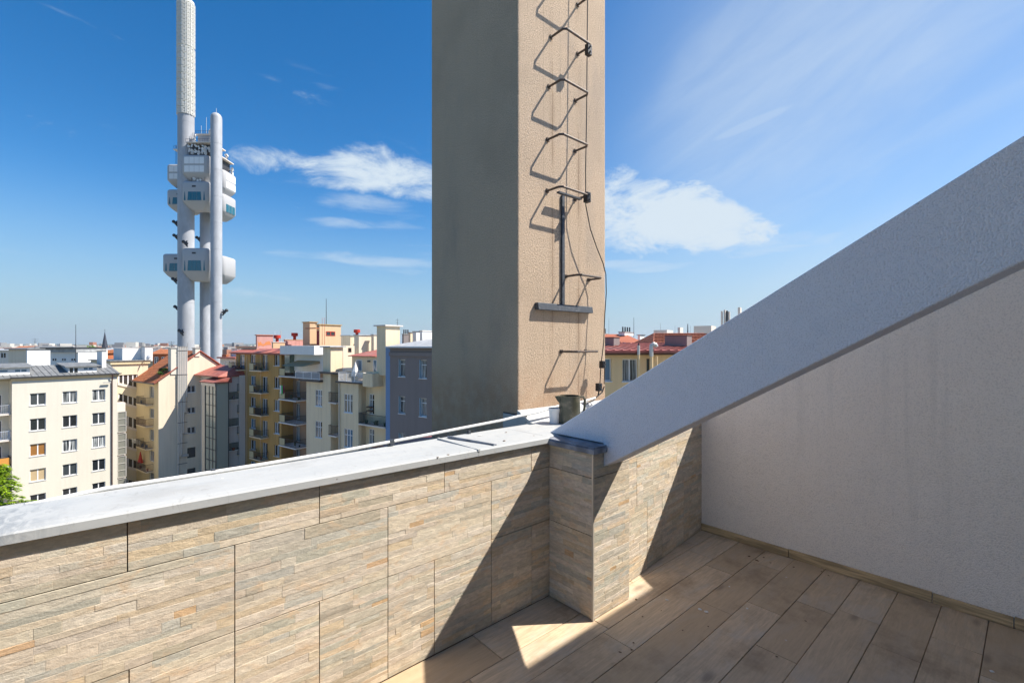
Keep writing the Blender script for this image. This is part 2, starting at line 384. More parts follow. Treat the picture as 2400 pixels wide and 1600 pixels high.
for y0, y1, js in rows:
    xs = [-3.0, -1.9, -.8] + js + [XW]
    for a, c in zip(xs, xs[1:]):
        dz = rnd.uniform(-.0012, .0012); g = .0015
        w, d = (c - a) / 2 - g, (y1 - y0) / 2 - g
        mb = MB(); bv = .0016
        if y0 > 1.6 and a < XP1 < c and c > XP1: pass
        mb.add([(-w, -d, -.02), (w, -d, -.02), (w, d, -.02), (-w, d, -.02), (-w, -d, -bv), (w, -d, -bv), (w, d, -bv), (-w, d, -bv),
                (-w + bv, -d + bv, 0), (w - bv, -d + bv, 0), (w - bv, d - bv, 0), (-w + bv, d - bv, 0)],
               [(0, 1, 5, 4), (1, 2, 6, 5), (2, 3, 7, 6), (3, 0, 4, 7), (4, 5, 9, 8), (5, 6, 10, 9), (6, 7, 11, 10), (7, 4, 8, 11), (8, 9, 10, 11)])
        tilt = Matrix.Rotation(rnd.uniform(-.0008, .0008), 4, 'Y')
        obj('plank', mb, M_PLANK, floor, Matrix.Translation(((a + c) / 2, (y0 + y1) / 2, dz)) @ tilt)

parapet = thing('parapet_wall', (0, YW, 0), 'terrace parapet clad in sand coloured ledgestone tiles under a pale sheet metal cap', 'wall')
obj('core', MB().box(-3.0, XW + .25, YW + .016, 2.36, -.14, .925), M_GROUT, parapet)
PAL = [(.82, .71, .57)] * 7 + [(.80, .68, .53)] * 5 + [(.74, .67, .55)] * 4 + [(.64, .61, .52)] * 3 + [(.85, .75, .61)] * 4 + [(.79, .64, .46)] * 3 + [(.68, .60, .48)] * 3
def tile_mesh(w, h, seed, flip=False):
    q = random.Random(seed); mb = MB(); mb.cc = (.16, .09, .05)
    e = .0016
    mb.box(e, w - e, .004, .016, e, h - e, skip=('+y',))
    zz = e
    while zz < h - e - .004:
        dz = q.choice([.016, .019, .022, .025, .028, .034])
        if h - e - zz - dz < .014: dz = h - e - zz
        xx = e
        x_end = w - e
        xx_first = True
        while xx < x_end - .002:
            dx = q.uniform(.05, .22) if q.random() < .7 else q.uniform(.2, .42)
            if xx_first: dx *= q.uniform(.4, 1); xx_first = False
            if x_end - xx - dx < .035: dx = x_end - xx
            c = q.choice(PAL)
            if q.random() < .010: c = (.76, .52, .31); dx = min(dx, q.uniform(.03, .09)) if x_end - xx > .14 else dx
            k = q.uniform(.9, 1.1); k *= .80; mb.cc = (c[0] * k, c[1] * k, c[2] * k * q.uniform(.96, 1.04))
            y = q.choice([0, 0, -.0004, -.0008, .0004, -.0011])
            j = .0007
            z2 = zz + dz
            mb.add([(xx, y + j, zz), (xx + dx, y + j, zz), (xx + dx, y + j, z2), (xx, y + j, z2),
                    (xx + j, y, zz + j), (xx + dx - j, y, zz + j), (xx + dx - j, y, z2 - j), (xx + j, y, z2 - j),
                    (xx, .006, zz), (xx + dx, .006, zz), (xx + dx, .006, z2), (xx, .006, z2)],
                   [(4, 5, 6, 7), (0, 1, 5, 4), (1, 2, 6, 5), (2, 3, 7, 6), (3, 0, 4, 7), (8, 9, 1, 0), (9, 10, 2, 1), (10, 11, 3, 2), (11, 8, 0, 3)])
            xx += dx
        zz += dz
    return mb
ZR = [(.004, EYE - 1.048), (EYE - 1.048, EYE - .7315), (EYE - .7315, EYE - .566)]
seed = 100
def clad(parent, M, xs_rows, name='tile'):
    global seed
    for (z0, z1), xs in zip(ZR, xs_rows):
        for a, c in zip(xs, xs[1:]):
            seed += 1
            obj(name, tile_mesh(c - a, z1 - z0, seed), M_TILE, parent, M @ Matrix.Translation((a, 0, z0)))
FY = lambda y: Matrix.Translation((0, y, 0))
r0 = [-3.0, -2.7, -2.4, -1.8, -1.2, -.556, -.25, .045, .342, .643, .944, 1.187, 1.542, 1.844, XP0 + .012]
r1 = [-3.0, -2.66, -2.06, -1.46, -.86, -.258, .342, .944, 1.542, XP0 + .012]
r2 = [-3.0, -2.96, -2.36, -1.76, -1.16, -.56, .041, .643, 1.245, 1.839, XP0 + .012]
clad(parapet, FY(YW), [r0, r1, r2])
pier = thing('pier', (2.15, 1.75, 0), 'square tiled pier with grey metal cap standing proud of the parapet wall', 'pier')
obj('core', MB().box(XP0 + .017, XP1 - .002, YP + .017, 2.0, -.1, .925), M_GROUT, pier)
# left face looks towards -x: local x runs along +y reversed
ML = Matrix(((0, 1, 0, XP0), (-1, 0, 0, YW - .002), (0, 0, 1, 0), (0, 0, 0, 1)))
clad(pier, ML, [[0, YW - YP - .003]] * 3)
clad(pier, FY(YP), [[XP0 + .003, XP1]] * 3)
obj('corner_trim', MB().box(XP0 - .004, XP0 + .006, YP - .004, YP + .006, .0, .93), M_TRIM, pier)
far = thing('side_wall', (3.0, 1.74, 0), 'ledgestone tiled wall section behind the pier beside the white stucco wall', 'wall')
MF = Matrix.Translation((2.30, far_y(2.30), 0)) @ Matrix.Rotation(math.atan(.084), 4, 'Z')
obj('core', MB().box(0, 1.36, .018, .2, -.1, .93, M=MF), M_GROUT, far)
clad(far, MF, [[0, .42, .64, 1.0, 1.36], [0, .28, .88, 1.36], [0, .58, 1.18, 1.36]])
# coping of painted sheet metal
def fold(x): return EYE - .531 - .0095 * (x + .23)
def coping(name, x0, x1, yf, yr, m, parent, lip=.03, n=8, tilt=True):
    mb = MB()
    for i in range(n):
        a = x0 + (x1 - x0) * i / n; c = x0 + (x1 - x0) * (i + 1) / n
        za, zc = (fold(a), fold(c)) if tilt else (fold(x0), fold(x0))
        wa, wc = .0015 * math.sin(a * 9), .0015 * math.sin(c * 9)
        P = lambda x, y, z: (x, y, z)
        sec = lambda x, z, w: [P(x, yr, EYE - .575), P(x, yr, EYE - .552 + w), P(x, yf + .045, z + .004), P(x, yf + .006, z + .0015), P(x, yf, z - .003), P(x, yf, z - lip), P(x, yf + .012, z - lip)]
        s0, s1 = sec(a, za, wa), sec(c, zc, wc)
        k = len(s0); mb.add(s0 + s1, [(j, (j + 1) % k, (j + 1) % k + k, j + k) for j in range(k)] + ([tuple(range(k))] if i == 0 else []) + ([tuple(range(k, 2 * k))] if i == n - 1 else []))
    return obj(name, mb, m, parent)
coping('coping', -3.0, 1.438, 1.905, 2.30, M_CAP, parapet, n=24)
coping('coping', 1.44, 1.97, 1.905, 2.30, M_CAP, parapet, n=8)
obj('coping_seam', MB().box(1.433, 1.446, 1.902, 2.30, EYE - .552, EYE - .541), M_CAP, parapet)
coping('coping', 1.972, XW + .2, 1.93, 2.30, M_CAP, parapet, n=8)
mb = MB(); mb.box(-.33, 2.2, 2.309, 2.352, EYE - .70, EYE - .556); obj('rear_flashing', mb, M_CAP, parapet)
mb = MB()
qn = random.Random(3); nx = 60
for i in range(nx):
    a, c = -3 + i * (2.62 / nx), -3 + (i + 1) * (2.62 / nx)
    mb.box(a, c, 2.304, 2.40 + qn.uniform(0, .01), EYE - .75, EYE - .556 + qn.uniform(-.004, .008))
obj('rear_ledge', mb, M_CONC, parapet)
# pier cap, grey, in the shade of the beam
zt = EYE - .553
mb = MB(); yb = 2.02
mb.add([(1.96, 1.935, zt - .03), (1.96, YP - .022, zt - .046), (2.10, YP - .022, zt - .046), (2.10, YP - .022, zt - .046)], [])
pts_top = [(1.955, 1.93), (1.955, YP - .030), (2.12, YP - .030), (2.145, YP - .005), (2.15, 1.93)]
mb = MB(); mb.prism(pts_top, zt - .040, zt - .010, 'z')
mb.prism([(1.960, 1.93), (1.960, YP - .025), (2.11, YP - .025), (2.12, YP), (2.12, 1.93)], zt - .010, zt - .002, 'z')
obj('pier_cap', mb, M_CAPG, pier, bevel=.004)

# ------------------------------------------------------------------ gable beam, white wall, house behind the viewpoint
X0, BW = 2.073, .19
top = lambda y: EYE - .546 + .594 * (2.008 - y)
bot = lambda y: EYE - .684 + .594 * (1.60 - y)
YH = -.9
prof = [(2.012, EYE - .5495), (YH, top(YH)), (YH, bot(YH)), (YP - .001, bot(YP)), (YP - .001, EYE - .5497)]
beam = obj('sloping_beam', MB().prism(prof, X0, X0 + BW, 'x'), M_BEAM, label='thick grey stucco beam sloping up from the pier to the right edge', cat='beam', bevel=.006)
wt = lambda y: EYE - .473 + .594 * (1.80 - y)
whitewall = thing('stucco_wall', (XW, .9, 0), 'white stucco side wall under the sloping beam with a low tile skirting', 'wall')
obj('wall', MB().prism([(1.92, 0), (1.92, wt(1.92)), (YH, wt(YH)), (YH, 0)], XW + .006, XW + .24, 'x'), M_WHITE, whitewall)
obj('wall_foot', MB().box(XW + .008, XW + .24, YH, 2.4, -.14, .0), M_CONC, whitewall)
ys = [1.80, 1.156, .40, .077, -.5, -.88]
for i, (a, c) in enumerate(zip(ys, ys[1:])):
    mb = MB(); mb.box(XW - .008, XW + .004, c + .002, a - .002, .001, .058 + (.004 if i % 2 else 0))
    obj('skirting_tile', mb, M_SKIRT, whitewall, bevel=.0015)
house = thing('house', (1, YH, 0), 'rendered top floor of the house behind the terrace with a deep flat eave', 'house')
obj('wall', MB().box(-3.0, XW + .24, YH - .3, YH, -.14, 3.3), M_HOUSE, house)
EZ, EY = 3.47, -.125
obj('eave', MB().box(-3.2, 8.5, YH - .6, EY, EZ - .22, EZ), M_HOUSE, house)
for x in (-1.6, .9):
    d = obj('door', MB().box(x - .9, x + .9, YH + .001, YH + .05, 0.03, 2.2), M_ROD, house)
    for k in (-1, 1):
        obj('pane', MB().box(x + k * .45 - .37, x + k * .45 + .37, YH + .05, YH + .056, .12, 2.1), mat('house_glass', (.03, .04, .05), .05, .6), d)
obj('lower_storeys', MB().box(-3.0, 12, -9, 2.35, -21.4, -.15), M_HOUSE, house)
obj('roof_slope', MB().prism([(2.45, EYE - .86), (4.3, EYE - .98), (6.5, EYE - 2.2), (6.5, -21.4), (2.45, -21.4)], 1.97, 12, 'x'), mat('red_sheet_roof', (.26, .07, .05), .55, .35, build=metal_roof()), house)

# ------------------------------------------------------------------ chimney with step irons
YC = 2.5; XC0 = on_y(1214, 800, YC).x; XC1 = on_y(1419, 800, YC).x; YCB = on_x(1011, 800, XC0).y
chim = thing('chimney', (XC0, YC, EYE - 3), 'tall beige plastered chimney shaft rising out of the picture behind the parapet', 'chimney')
obj('shaft', MB().box(XC0, XC1, YC, YCB, EYE - 3, EYE + 5.2), M_CHIM, chim, bevel=.012)
obj('crown', MB().box(XC0 - .08, XC1 + .08, YC - .08, YCB + .08, EYE + 5.2, EYE + 5.35), M_CONC, chim)
def w_on(px, py): p = on_y(px, py, YC); return p
def rung(aL, aR, out=.148, name='step_iron', drop=.0):
    L_, R_ = Vector(aL), Vector(aR); o = Vector((0, -out, 0)); k = .018
    d = (R_ - L_).normalized()
    pts = [L_ + Vector((0, .03, 0)), L_, L_ + o * .86 , L_ + o + d * .022, R_ + o - d * .022 + Vector((0, 0, drop)), R_ + o * .86 + Vector((0, 0, drop)), R_, R_ + Vector((0, .03, 0))]
    return MB().tube(pts, .0085, 8)
GR = 'step irons up the chimney'
RL = [((1296, -30), (1353.5, 10)), ((1291, 88), (1353.5, 125)), ((1285.9, 204), (1348, 241)), ((1283, 328), (1347, 357)), ((1282, 447.6), (1347, 463)), ((1325, 648), (1379, 664)), ((1314.5, 823.5), (1371, 827))]
LB = ['cut off by the top edge of the photograph', 'carrying the upper cable clamp, highest whole one', 'between the clamped upper one and the plain lower one', 'just above the flat bracket platform',
      'doubled by a flat bar above the vertical steel strap', 'set off to the right halfway down the strap', 'seen edge-on low down above the jug']
for i, (a, c) in enumerate(RL):
    A, B_ = w_on(*a), w_on(*c); B_.z = A.z
    ir = obj('step_iron', rung(A, B_), M_RUST, smooth=True, label=('dark step iron ' + LB[i]), cat='step iron', group=GR)
    for P in (A, B_): obj('socket', MB().box(P.x - .013, P.x + .013, YC - .012, YC, P.z - .014, P.z + .014), M_RUST, ir)
# the wall strap: vertical flat bar and foot bar
A = w_on(1282, 450); zt4 = A.z
p0, p1 = w_on(1318, 470), w_on(1320, 720)
strap = thing('steel_strap', (p1.x, YC, p1.z), 'grey steel strap shaped like an upside down T bolted to the chimney', 'bracket')
obj('upright', MB().box(p0.x - .018, p0.x + .014, YC - .016, YC - .001, p1.z, p0.z + .04), M_STRAP, strap, bevel=.003)
f0, f1 = w_on(1253, 724), w_on(1381, 732)
obj('foot_bar', MB().prism([(YC - .045, p1.z - .035), (YC - .001, p1.z - .035), (YC - .001, p1.z + .018), (YC - .037, p1.z + .018)], f0.x, f1.x, 'x'), M_STRAP, strap, bevel=.003)
a4, b4 = w_on(1282, 447.6), w_on(1347, 463)
obj('top_bar', MB().box(a4.x + .05, b4.x - .01, YC - .085, YC - .055, a4.z - .022, a4.z - .010), M_STRAP, strap)
# lightning cable
cy = YC - .094
cp = [(1378, -60), (1377, 0), (1375, 255), (1372.6, 393), (1372.6, 450), (1373, 482), (1384, 538), (1399, 581), (1413.5, 617), (1420, 643), (1421, 686), (1417.5, 737), (1415, 801), (1412, 827), (1409.5, 846)]
pts = [on_y(a, c, cy) for a, c in cp]
cable = thing('lightning_cable', pts[0], 'thin black lightning cable hanging down the chimney to two junction clamps', 'cable')
obj('wire', MB().tube(pts, .0042, 6), M_WIRE, cable, smooth=True)
b1, b2 = on_y(1412, 854, cy), on_y(1403.5, 907, cy)
def clampbox(parent, c, w, h, d=.02):
    q = obj('clamp', MB().box(c.x - w / 2, c.x + w / 2, c.y - d, c.y + d, c.z - h / 2, c.z + h / 2), M_WIRE, parent, bevel=.004)
    for s_ in (-1, 1): obj('bolt', MB().cyl((0, 0), .008, 0, .012, 6, M=Matrix.Translation((c.x, c.y - d, c.z + s_ * h * .25)) @ Matrix.Rotation(R(90), 4, 'X')), M_STRAP, q)
clampbox(cable, b1, .042, .062); clampbox(cable, b2, .044, .066)
l1 = [on_y(1408, 862, cy), on_y(1406, 900, cy)]; l2 = [on_y(1417, 862, cy), on_y(1416, 900, cy)]
obj('wire', MB().tube(l1, .0042, 6).tube(l2, .0042, 6), M_WIRE, cable)
obj('wire', MB().tube([on_y(1404, 914, cy), on_y(1402, 926, cy), on_y(1391, 938, cy), on_y(1368, 948, cy - .02)], .006, 6).tube([on_y(1416, 905, cy), on_y(1412, 918, cy), on_y(1402, 927, cy)], .0055, 6), M_WIRE, cable, smooth=True)
cu = on_y(1379, 118, YC - .135); clampbox(cable, cu, .05, .085, .018)
cu = on_y(1376, 463, YC - .135); clampbox(cable, cu, .045, .08, .022)
# flashing at the chimney foot
fl = thing('chimney_flashing', (XC0, 2.4, EYE - .55), 'folded white sheet metal flashing round the foot of the chimney', 'flashing')
obj('apron', MB().prism([(2.31, EYE - .575), (2.31, EYE - .553), (2.36, EYE - .549), (2.37, EYE - .535), (2.455, EYE - .505), (2.462, EYE - .49), (2.498, EYE - .478), (2.498, EYE - .575)], XC0 - .01, 2.62, 'x'), M_FLASH, fl)
obj('apron', MB().prism([(2.31, EYE - .575), (2.31, EYE - .553), (2.44, EYE - .545), (2.46, EYE - .50), (2.498, EYE - .48), (2.498, EYE - .575)], 2.70, XC1 + .1, 'x'), M_FLASH, fl)
obj('side_sheet', MB().box(XC0 - .014, XC0 - .001, 2.40, 2.655, EYE - .64, EYE - .515), M_CAP, fl, bevel=.003)
obj('rough_edge', MB().box(XC0 - .006, XC0 - .001, 2.40, 2.66, EYE - .515, EYE - .507), M_WIRE, fl)
# conduit lying along the back of the coping
rp = [(60, 1184), (250, 1144), (400, 1121.5), (620, 1087), (800, 1056.5), (980, 1022.5), (1178, 984), (1214, 975), (1260, 966), (1306, 951.5), (1360, 942), (1395, 932)]
pts = [on_y(a, c, 2.335) for a, c in rp]
rod = thing('conduit', pts[0], 'thin white conduit running along the back edge of the parapet cap', 'pipe')
obj('tube', MB().tube(pts, .0085, 8), M_ROD, rod, smooth=True)
q = on_y(918, 1036, 2.335)
br = MB(); br.box(q.x - .012, q.x + .012, 2.325, 2.35, q.z - .012, q.z + .014); br.box(q.x - .02, q.x - .012, 2.33, 2.345, EYE - .56, q.z)
obj('bracket', br, M_STRAP, rod)
for px in (500, 1100):
    q = on_y(px, 900, 2.335); obj('bracket', MB().box(q.x - .008, q.x + .008, 2.33, 2.345, EYE - .557, EYE - .535), M_STRAP, rod)
# loose grey bar across the cap
zc = EYE - .548
def on_z(px, py, z): r = ray(px); t = (EYE - z) / ((py - HYP) / FPX); return Vector((r.x * t, r.y * t, z))
A, B_ = on_z(1052, 1021, zc + .01), on_z(1161, 1044, zc + .002)
d = (B_ - A); Lb = d.length; M = Matrix.Translation(A) @ Matrix.Rotation(math.atan2(d.y, d.x), 4, 'Z')
A.z = EYE - .5465; M = Matrix.Translation(A) @ Matrix.Rotation(math.atan2(d.y, d.x), 4, 'Z')
bar = obj('flat_bar', MB().box(0, Lb, -.014, .014, 0, .007).box(0, Lb, -.014, -.011, .007, .012), M_CAPG, M=M, label='grey metal bar lying across the seam of the parapet cap', cat='bar', bevel=.0015)
# jug and pot on the coping behind the beam
jp = Vector((2.44, 2.17, EYE - .5500))
jug = thing('jug', jp, 'dark olive enamel watering jug with spout and handle behind the sloping beam', 'jug')
MJ = Matrix.Translation(jp) @ Matrix.Rotation(math.atan2(RX[1], RX[0]), 4, 'Z')
hh = .192
obj('body', MB().lathe((0, 0), [(.074, 0), (.076, .004), (.074, hh - .02), (.076, hh - .012), (.077, hh), (.070, hh), (.068, .02)], 28), M_JUG, jug, MJ, smooth=True)
sp_ = MB(); sp_.add([(-.068, -.03, hh - .055), (-.068, .03, hh - .055), (-.070, -.034, hh), (-.070, .034, hh), (-.105, 0, hh - .004), (-.088, -.012, hh - .035), (-.088, .012, hh - .035)],
                    [(0, 2, 4, 5), (1, 6, 4, 3), (0, 5, 6, 1), (5, 4, 6), (2, 3, 4)])
obj('spout', sp_, M_JUG, jug, MJ)
obj('handle', MB().tube([(.072, 0, hh - .008), (.098, 0, hh - .010), (.108, 0, hh - .03), (.106, 0, hh - .085), (.098, 0, hh - .12), (.074, 0, hh - .135)], .0085, 8), M_JUG, jug, MJ, smooth=True)
pp = Vector((2.365, 2.245, EYE - .5515))
pot = thing('plastic_pot', pp, 'small white plastic pot half hidden behind the olive jug', 'pot')
obj('body', MB().lathe((0, 0), [(.034, 0), (.040, .085), (.044, .088), (.044, .105), (.039, .105), (.036, .03)], 20), M_PLASTIC, pot, Matrix.Translation(pp), smooth=True)
obj('soil', MB().cyl((0, 0), .037, .078, .086, 14), mat('potting_soil', (.05, .035, .025), .95, .1), pot, Matrix.Translation(pp))
# dry leaves and droppings on the cap and floor
M_LEAF = mat('dry_leaf', (.12, .075, .045), .8, .2); M_DROP = mat('bird_dropping', (.70, .68, .62), .8, .2)
def speck(loc, r, m, name, label, cat, grp, seed_):
    q = random.Random(seed_); n = 7; mb = MB()
    vs = [(0, 0, r * .22)] + [(r * q.uniform(.5, 1) * math.cos(i * math.tau / n), r * q.uniform(.4, .8) * math.sin(i * math.tau / n), q.uniform(0, r * .12)) for i in range(n)]
    mb.add(vs, [(0, 1 + i, 1 + (i + 1) % n) for i in range(n)] + [tuple(range(1, n + 1))[::-1]])
    obj(name, mb, m, M=Matrix.Translation(loc) @ Matrix.Rotation(q.uniform(0, 3), 4, 'Z'), label=label, cat=cat, group=grp)
sp = [(1003, 1055, .010, 0), (986, 1053, .006, 0), (1050, 1067, .009, 0), (1125, 1020, .013, 1), (1186, 1012, .008, 0), (1182, 1034, .009, 0), (1251, 1020, .006, 0), (520, 1121, .012, 1), (548, 1146, .013, 1), (673, 1112, .008, 0), (220, 1223, .008, 1), (4, 1262, .010, 0), (2, 1238, .010, 0), (835, 1089, .006, 0), (1026, 1073, .007, 0)]
for i, (px, py, r_, k) in enumerate(sp):
    r_ *= 1.5
    P = on_z(px, py, EYE - .5475); P.z = EYE - .5440 if P.y < 2.0 else (EYE - .549)
    if k: speck(P, r_, M_DROP, 'bird_dropping', 'pale bird dropping dried on the metal parapet cap', 'dropping', 'bird droppings on the parapet cap', i)
    else: speck(P, r_, M_LEAF, 'dry_leaf', 'small curled brown leaf on the metal parapet cap', 'leaf', 'dry leaf scraps on the parapet cap', i)
fs = [(1756, 1303, .02, 0), (1790, 1306, .014, 0), (1775, 1313, .022, 0), (1806, 1318, .012, 0), (1860, 1328, .012, 0), (1925, 1338, .010, 0), (1942, 1348, .012, 0), (1506, 1444, .010, 0), (1453, 1527, .012, 0), (1480, 1522, .010, 0), (1485, 1505, .010, 0),
      (1600, 1476, .009, 0), (1888, 1454, .010, 0), (1563, 1405, .014, 1), (1710, 1374, .010, 1), (1640, 1427, .016, 1), (1655, 1433, .018, 1), (1751, 1425, .012, 1), (1491, 1404, .014, 0), (1820, 1537, .010, 0), (1660, 1467, .008, 0), (1550, 1430, .007, 0), (2325, 1572, .014, 1), (1843, 1352, .008, 1)]
for i, (px, py, r_, k) in enumerate(fs):
    P = on_z(px, py, .0022)
    if k: speck(P, r_, M_DROP, 'bird_dropping', 'pale dried dropping on the wood look floor planks', 'dropping', 'pale spots on the terrace floor', 50 + i)
    else: speck(P, r_ * .8, M_LEAF, 'dry_leaf', 'scrap of dry brown leaf on the wood look floor planks', 'leaf', 'dry leaf scraps on the terrace floor', 50 + i)
# ------------------------------------------------------------------ city: helpers
GND = -21.0                      # courtyard ground, below eye level
M_CREAM = facade_mat('cream_render', (.68, .64, .54), .12)
M_CREAM2 = facade_mat('pale_cream_render', (.76, .65, .50), .2)
M_YELL = facade_mat('yellow_render', (.76, .62, .38), .2)
M_OCHRE = facade_mat('ochre_render', (.52, .32, .12), .3)
M_BEIGE = facade_mat('beige_render', (.82, .67, .46), .3)
M_SLATE = facade_mat('slate_render', (.25, .215, .205), .15)
M_BLUE = facade_mat('blue_render', (.20, .30, .48), .15)
M_PALE = facade_mat('pale_grey_render', (.76, .68, .60), .2)
M_WPAINT = facade_mat('white_render', (.80, .79, .76), .12)
M_PINK = facade_mat('pink_render', (.58, .32, .28), .5)
M_PEACH = facade_mat('peach_render', (.66, .47, .29), .15)
M_GOLD = facade_mat('gold_render', (.84, .60, .33), .15)
M_BRICK = facade_mat('orange_brick', (.45, .15, .07), .4)
M_GROOF = mat('grey_sheet_roof', (.20, .205, .205), .6, .3, build=metal_roof())
M_LROOF = mat('light_sheet_roof', (.40, .41, .42), .6, .3, build=metal_roof())
M_RROOF = mat('red_sheet', (.42, .13, .095), .55, .35, build=metal_roof())
M_DROOF = mat('dark_red_sheet', (.33, .10, .075), .55, .35, build=metal_roof())
def tiles(t, b, col):
    p = geo(t); w = t.nodes.new('ShaderNodeTexWave'); w.wave_type = 'BANDS'; w.bands_direction = 'Z'; w.inputs['Scale'].default_value = 1.6; w.inputs['Distortion'].default_value = .4
    L(t, p, w.inputs['Vector'])
    c = mixc(t, ramp(t, noise(t, p, 3.5, 5, .7), .3, .7), tuple(x * .55 for x in col), tuple(min(1, x * 1.2) for x in col))
    c = mixc(t, ramp(t, w.outputs[0], .5, 1, 0, .35), c, tuple(x * .45 for x in col))
    L(t, c, b.inputs['Base Color']); bump(t, b, w.outputs[0], .6, .04)
M_TROOF = mat('orange_clay_tiles', (.46, .17, .08), .85, .15, build=tiles)
M_TROOF2 = mat('old_clay_tiles', (.33, .12, .075), .85, .15, build=tiles)
M_FRAME = mat('white_window_frame', (.78, .78, .78), .4, .3)
M_BRFR = mat('brown_window_frame', (.12, .07, .05), .5, .3)
M_DARK = mat('dark_metal', (.045, .045, .05), .5, .4)
M_REDM = mat('red_painted_metal', (.50, .045, .025), .5, .35)
M_STEEL = mat('stainless_pipe', (.60, .57, .52), .4, .5, .35)
M_PIPE = mat('brown_downpipe', (.09, .05, .045), .5, .3)
M_CORN = facade_mat('cornice_render', (.60, .50, .32), .2)
def glass(name, col, r=.06): return mat(name, col, r, .6, coat=.3)
def sheer(t, b, col):
    p = geo(t); w = noise(t, mapping(t, p, scale=(14, 14, .4)), 1.0, 3, .6)
    L(t, mixc(t, ramp(t, w, .4, .62), (.02, .025, .03), col), b.inputs['Base Color'])
GL = [glass('glass_dark', (.018, .022, .026)), glass('glass_grey', (.05, .06, .065)), mat('glass_sheer', (.34, .36, .36), .12, .6, build=sheer), glass('glass_blind', (.50, .38, .22), .25), glass('glass_blue', (.10, .19, .27)), mat('glass_curtain', (.55, .58, .58), .15, .6, build=sheer)]
RN = random.Random(23)
MCACHE = {}
class Fac:
    """a facade plane: origin given by a pixel column and a distance, running along d (view axes)"""
    def __init__(s, px, D, d):
        s.X, s.Y = (px - CXP) / FPX * D, D; s.d = d
        s.o = wv(s.X, s.Y); s.M = frame(s.o, d, None)
    def s_at(s, px):
        u = (px - CXP) / FPX
        return (u * s.Y - s.X) / (s.d[0] - u * s.d[1])
    def dep(s, px): return s.Y + s.d[1] * s.s_at(px)
    def hit(s, px, py): return s.s_at(px), (HYP - py) / FPX * s.dep(px)
    def shift(s, a, inward):         # a parallel plane moved along and inward
        f = Fac.__new__(Fac); n = (-s.d[1], s.d[0])
        f.X = s.X + s.d[0] * a + n[0] * inward; f.Y = s.Y + s.d[1] * a + n[1] * inward; f.d = s.d
        f.o = wv(f.X, f.Y); f.M = frame(f.o, f.d, None); return f
def holed(mb, s0, s1, z0, z1, holes, dep=.2, thick=.3):
    ss = sorted({s0, s1, *[v for h in holes for v in h[:2]]}); zs = sorted({z0, z1, *[v for h in holes for v in h[2:]]})
    ss = [v for v in ss if s0 <= v <= s1]; zs = [v for v in zs if z0 <= v <= z1]
    for a, c in zip(ss, ss[1:]):
        for e, g in zip(zs, zs[1:]):
            m_, n_ = (a + c) / 2, (e + g) / 2
            if any(h[0] < m_ < h[1] and h[2] < n_ < h[3] for h in holes): continue
            mb.quad((a, 0, e), (c, 0, e), (c, 0, g), (a, 0, g))
    for h in holes:
        a, c, e, g = h[:4]
        mb.quad((a, 0, e), (a, dep, e), (a, dep, g), (a, 0, g)); mb.quad((c, 0, e), (c, 0, g), (c, dep, g), (c, dep, e))
        mb.quad((a, 0, e), (c, 0, e), (c, dep, e), (a, dep, e)); mb.quad((a, 0, g), (a, dep, g), (c, dep, g), (c, 0, g))
def window(fac, parent, s0, s1, z0, z1, lights=2, fm=None, g=None, rec=.14, sill=True, trans=0.0, name='window', base=True):
    w, h = round(s1 - s0, 2), round(z1 - z0, 2); fm = fm or M_FRAME
    key = ('w', w, h, lights, trans)
    if key not in MCACHE:
        mb = MB(); f = .07; mb.box(0, w, 0, .06, 0, f).box(0, w, 0, .06, h - f, h).box(0, f, 0, .06, f, h - f).box(w - f, w, 0, .06, f, h - f)
        for i in range(1, lights):
            x = w * i / lights; mb.box(x - .05, x + .05, .004, .056, f, h - f)
        if trans: mb.box(f, w - f, -.004, .05, h * trans - .03, h * trans + .03)
        MCACHE[key] = mb.mesh(name)
    me = MCACHE[key]
    mk = (key, fm.name)
    if mk not in MCACHE: m2 = me.copy(); m2.materials.append(fm); MCACHE[mk] = m2
    M = fac.M @ Matrix.Translation((s0, rec, z0))
    o = obj(name, MCACHE[mk], None, parent, M)
    for i in range(lights):
        gm = g if g is not None else RN.choice([GL[0], GL[0], GL[1], GL[2], GL[2], GL[4]])
        pk = ('p', round(w / lights, 3), h, gm.name)
        if pk not in MCACHE:
            mb = MB().box(.0, w / lights - .001, .028, .034, .02, h - .02); m2 = mb.mesh('pane'); m2.materials.append(gm); MCACHE[pk] = m2
        obj('pane', MCACHE[pk], None, o, M @ Matrix.Translation((w / lights * i, 0, 0)))
    if sill:
        sk = ('s', w, fm.name)
        if sk not in MCACHE: m2 = MB().box(-.06, w + .06, -.06 - rec, .02, -.06, 0).mesh('sill'); m2.materials.append(fm); MCACHE[sk] = m2
        obj('sill', MCACHE[sk], None, o, M)
    return o
def railing(w, d, h=1.0, step=.13, solid=None):
    mb = MB(); t = .018
    for (a, c) in (((0, 0), (w, 0)), ((0, 0), (0, d)), ((w, 0), (w, d))):
        L_ = max(abs(c[0] - a[0]), abs(c[1] - a[1])); n = max(2, int(L_ / step))
        for i in range(n + 1):
            x, y = a[0] + (c[0] - a[0]) * i / n, a[1] + (c[1] - a[1]) * i / n
            mb.box(x - t / 2, x + t / 2, y - t / 2, y + t / 2, 0, h)
        for z in (.08, h):
            mb.box(min(a[0], c[0]) - t, max(a[0], c[0]) + t, min(a[1], c[1]) - t, max(a[1], c[1]) + t, z - .02, z + .02)
    return mb
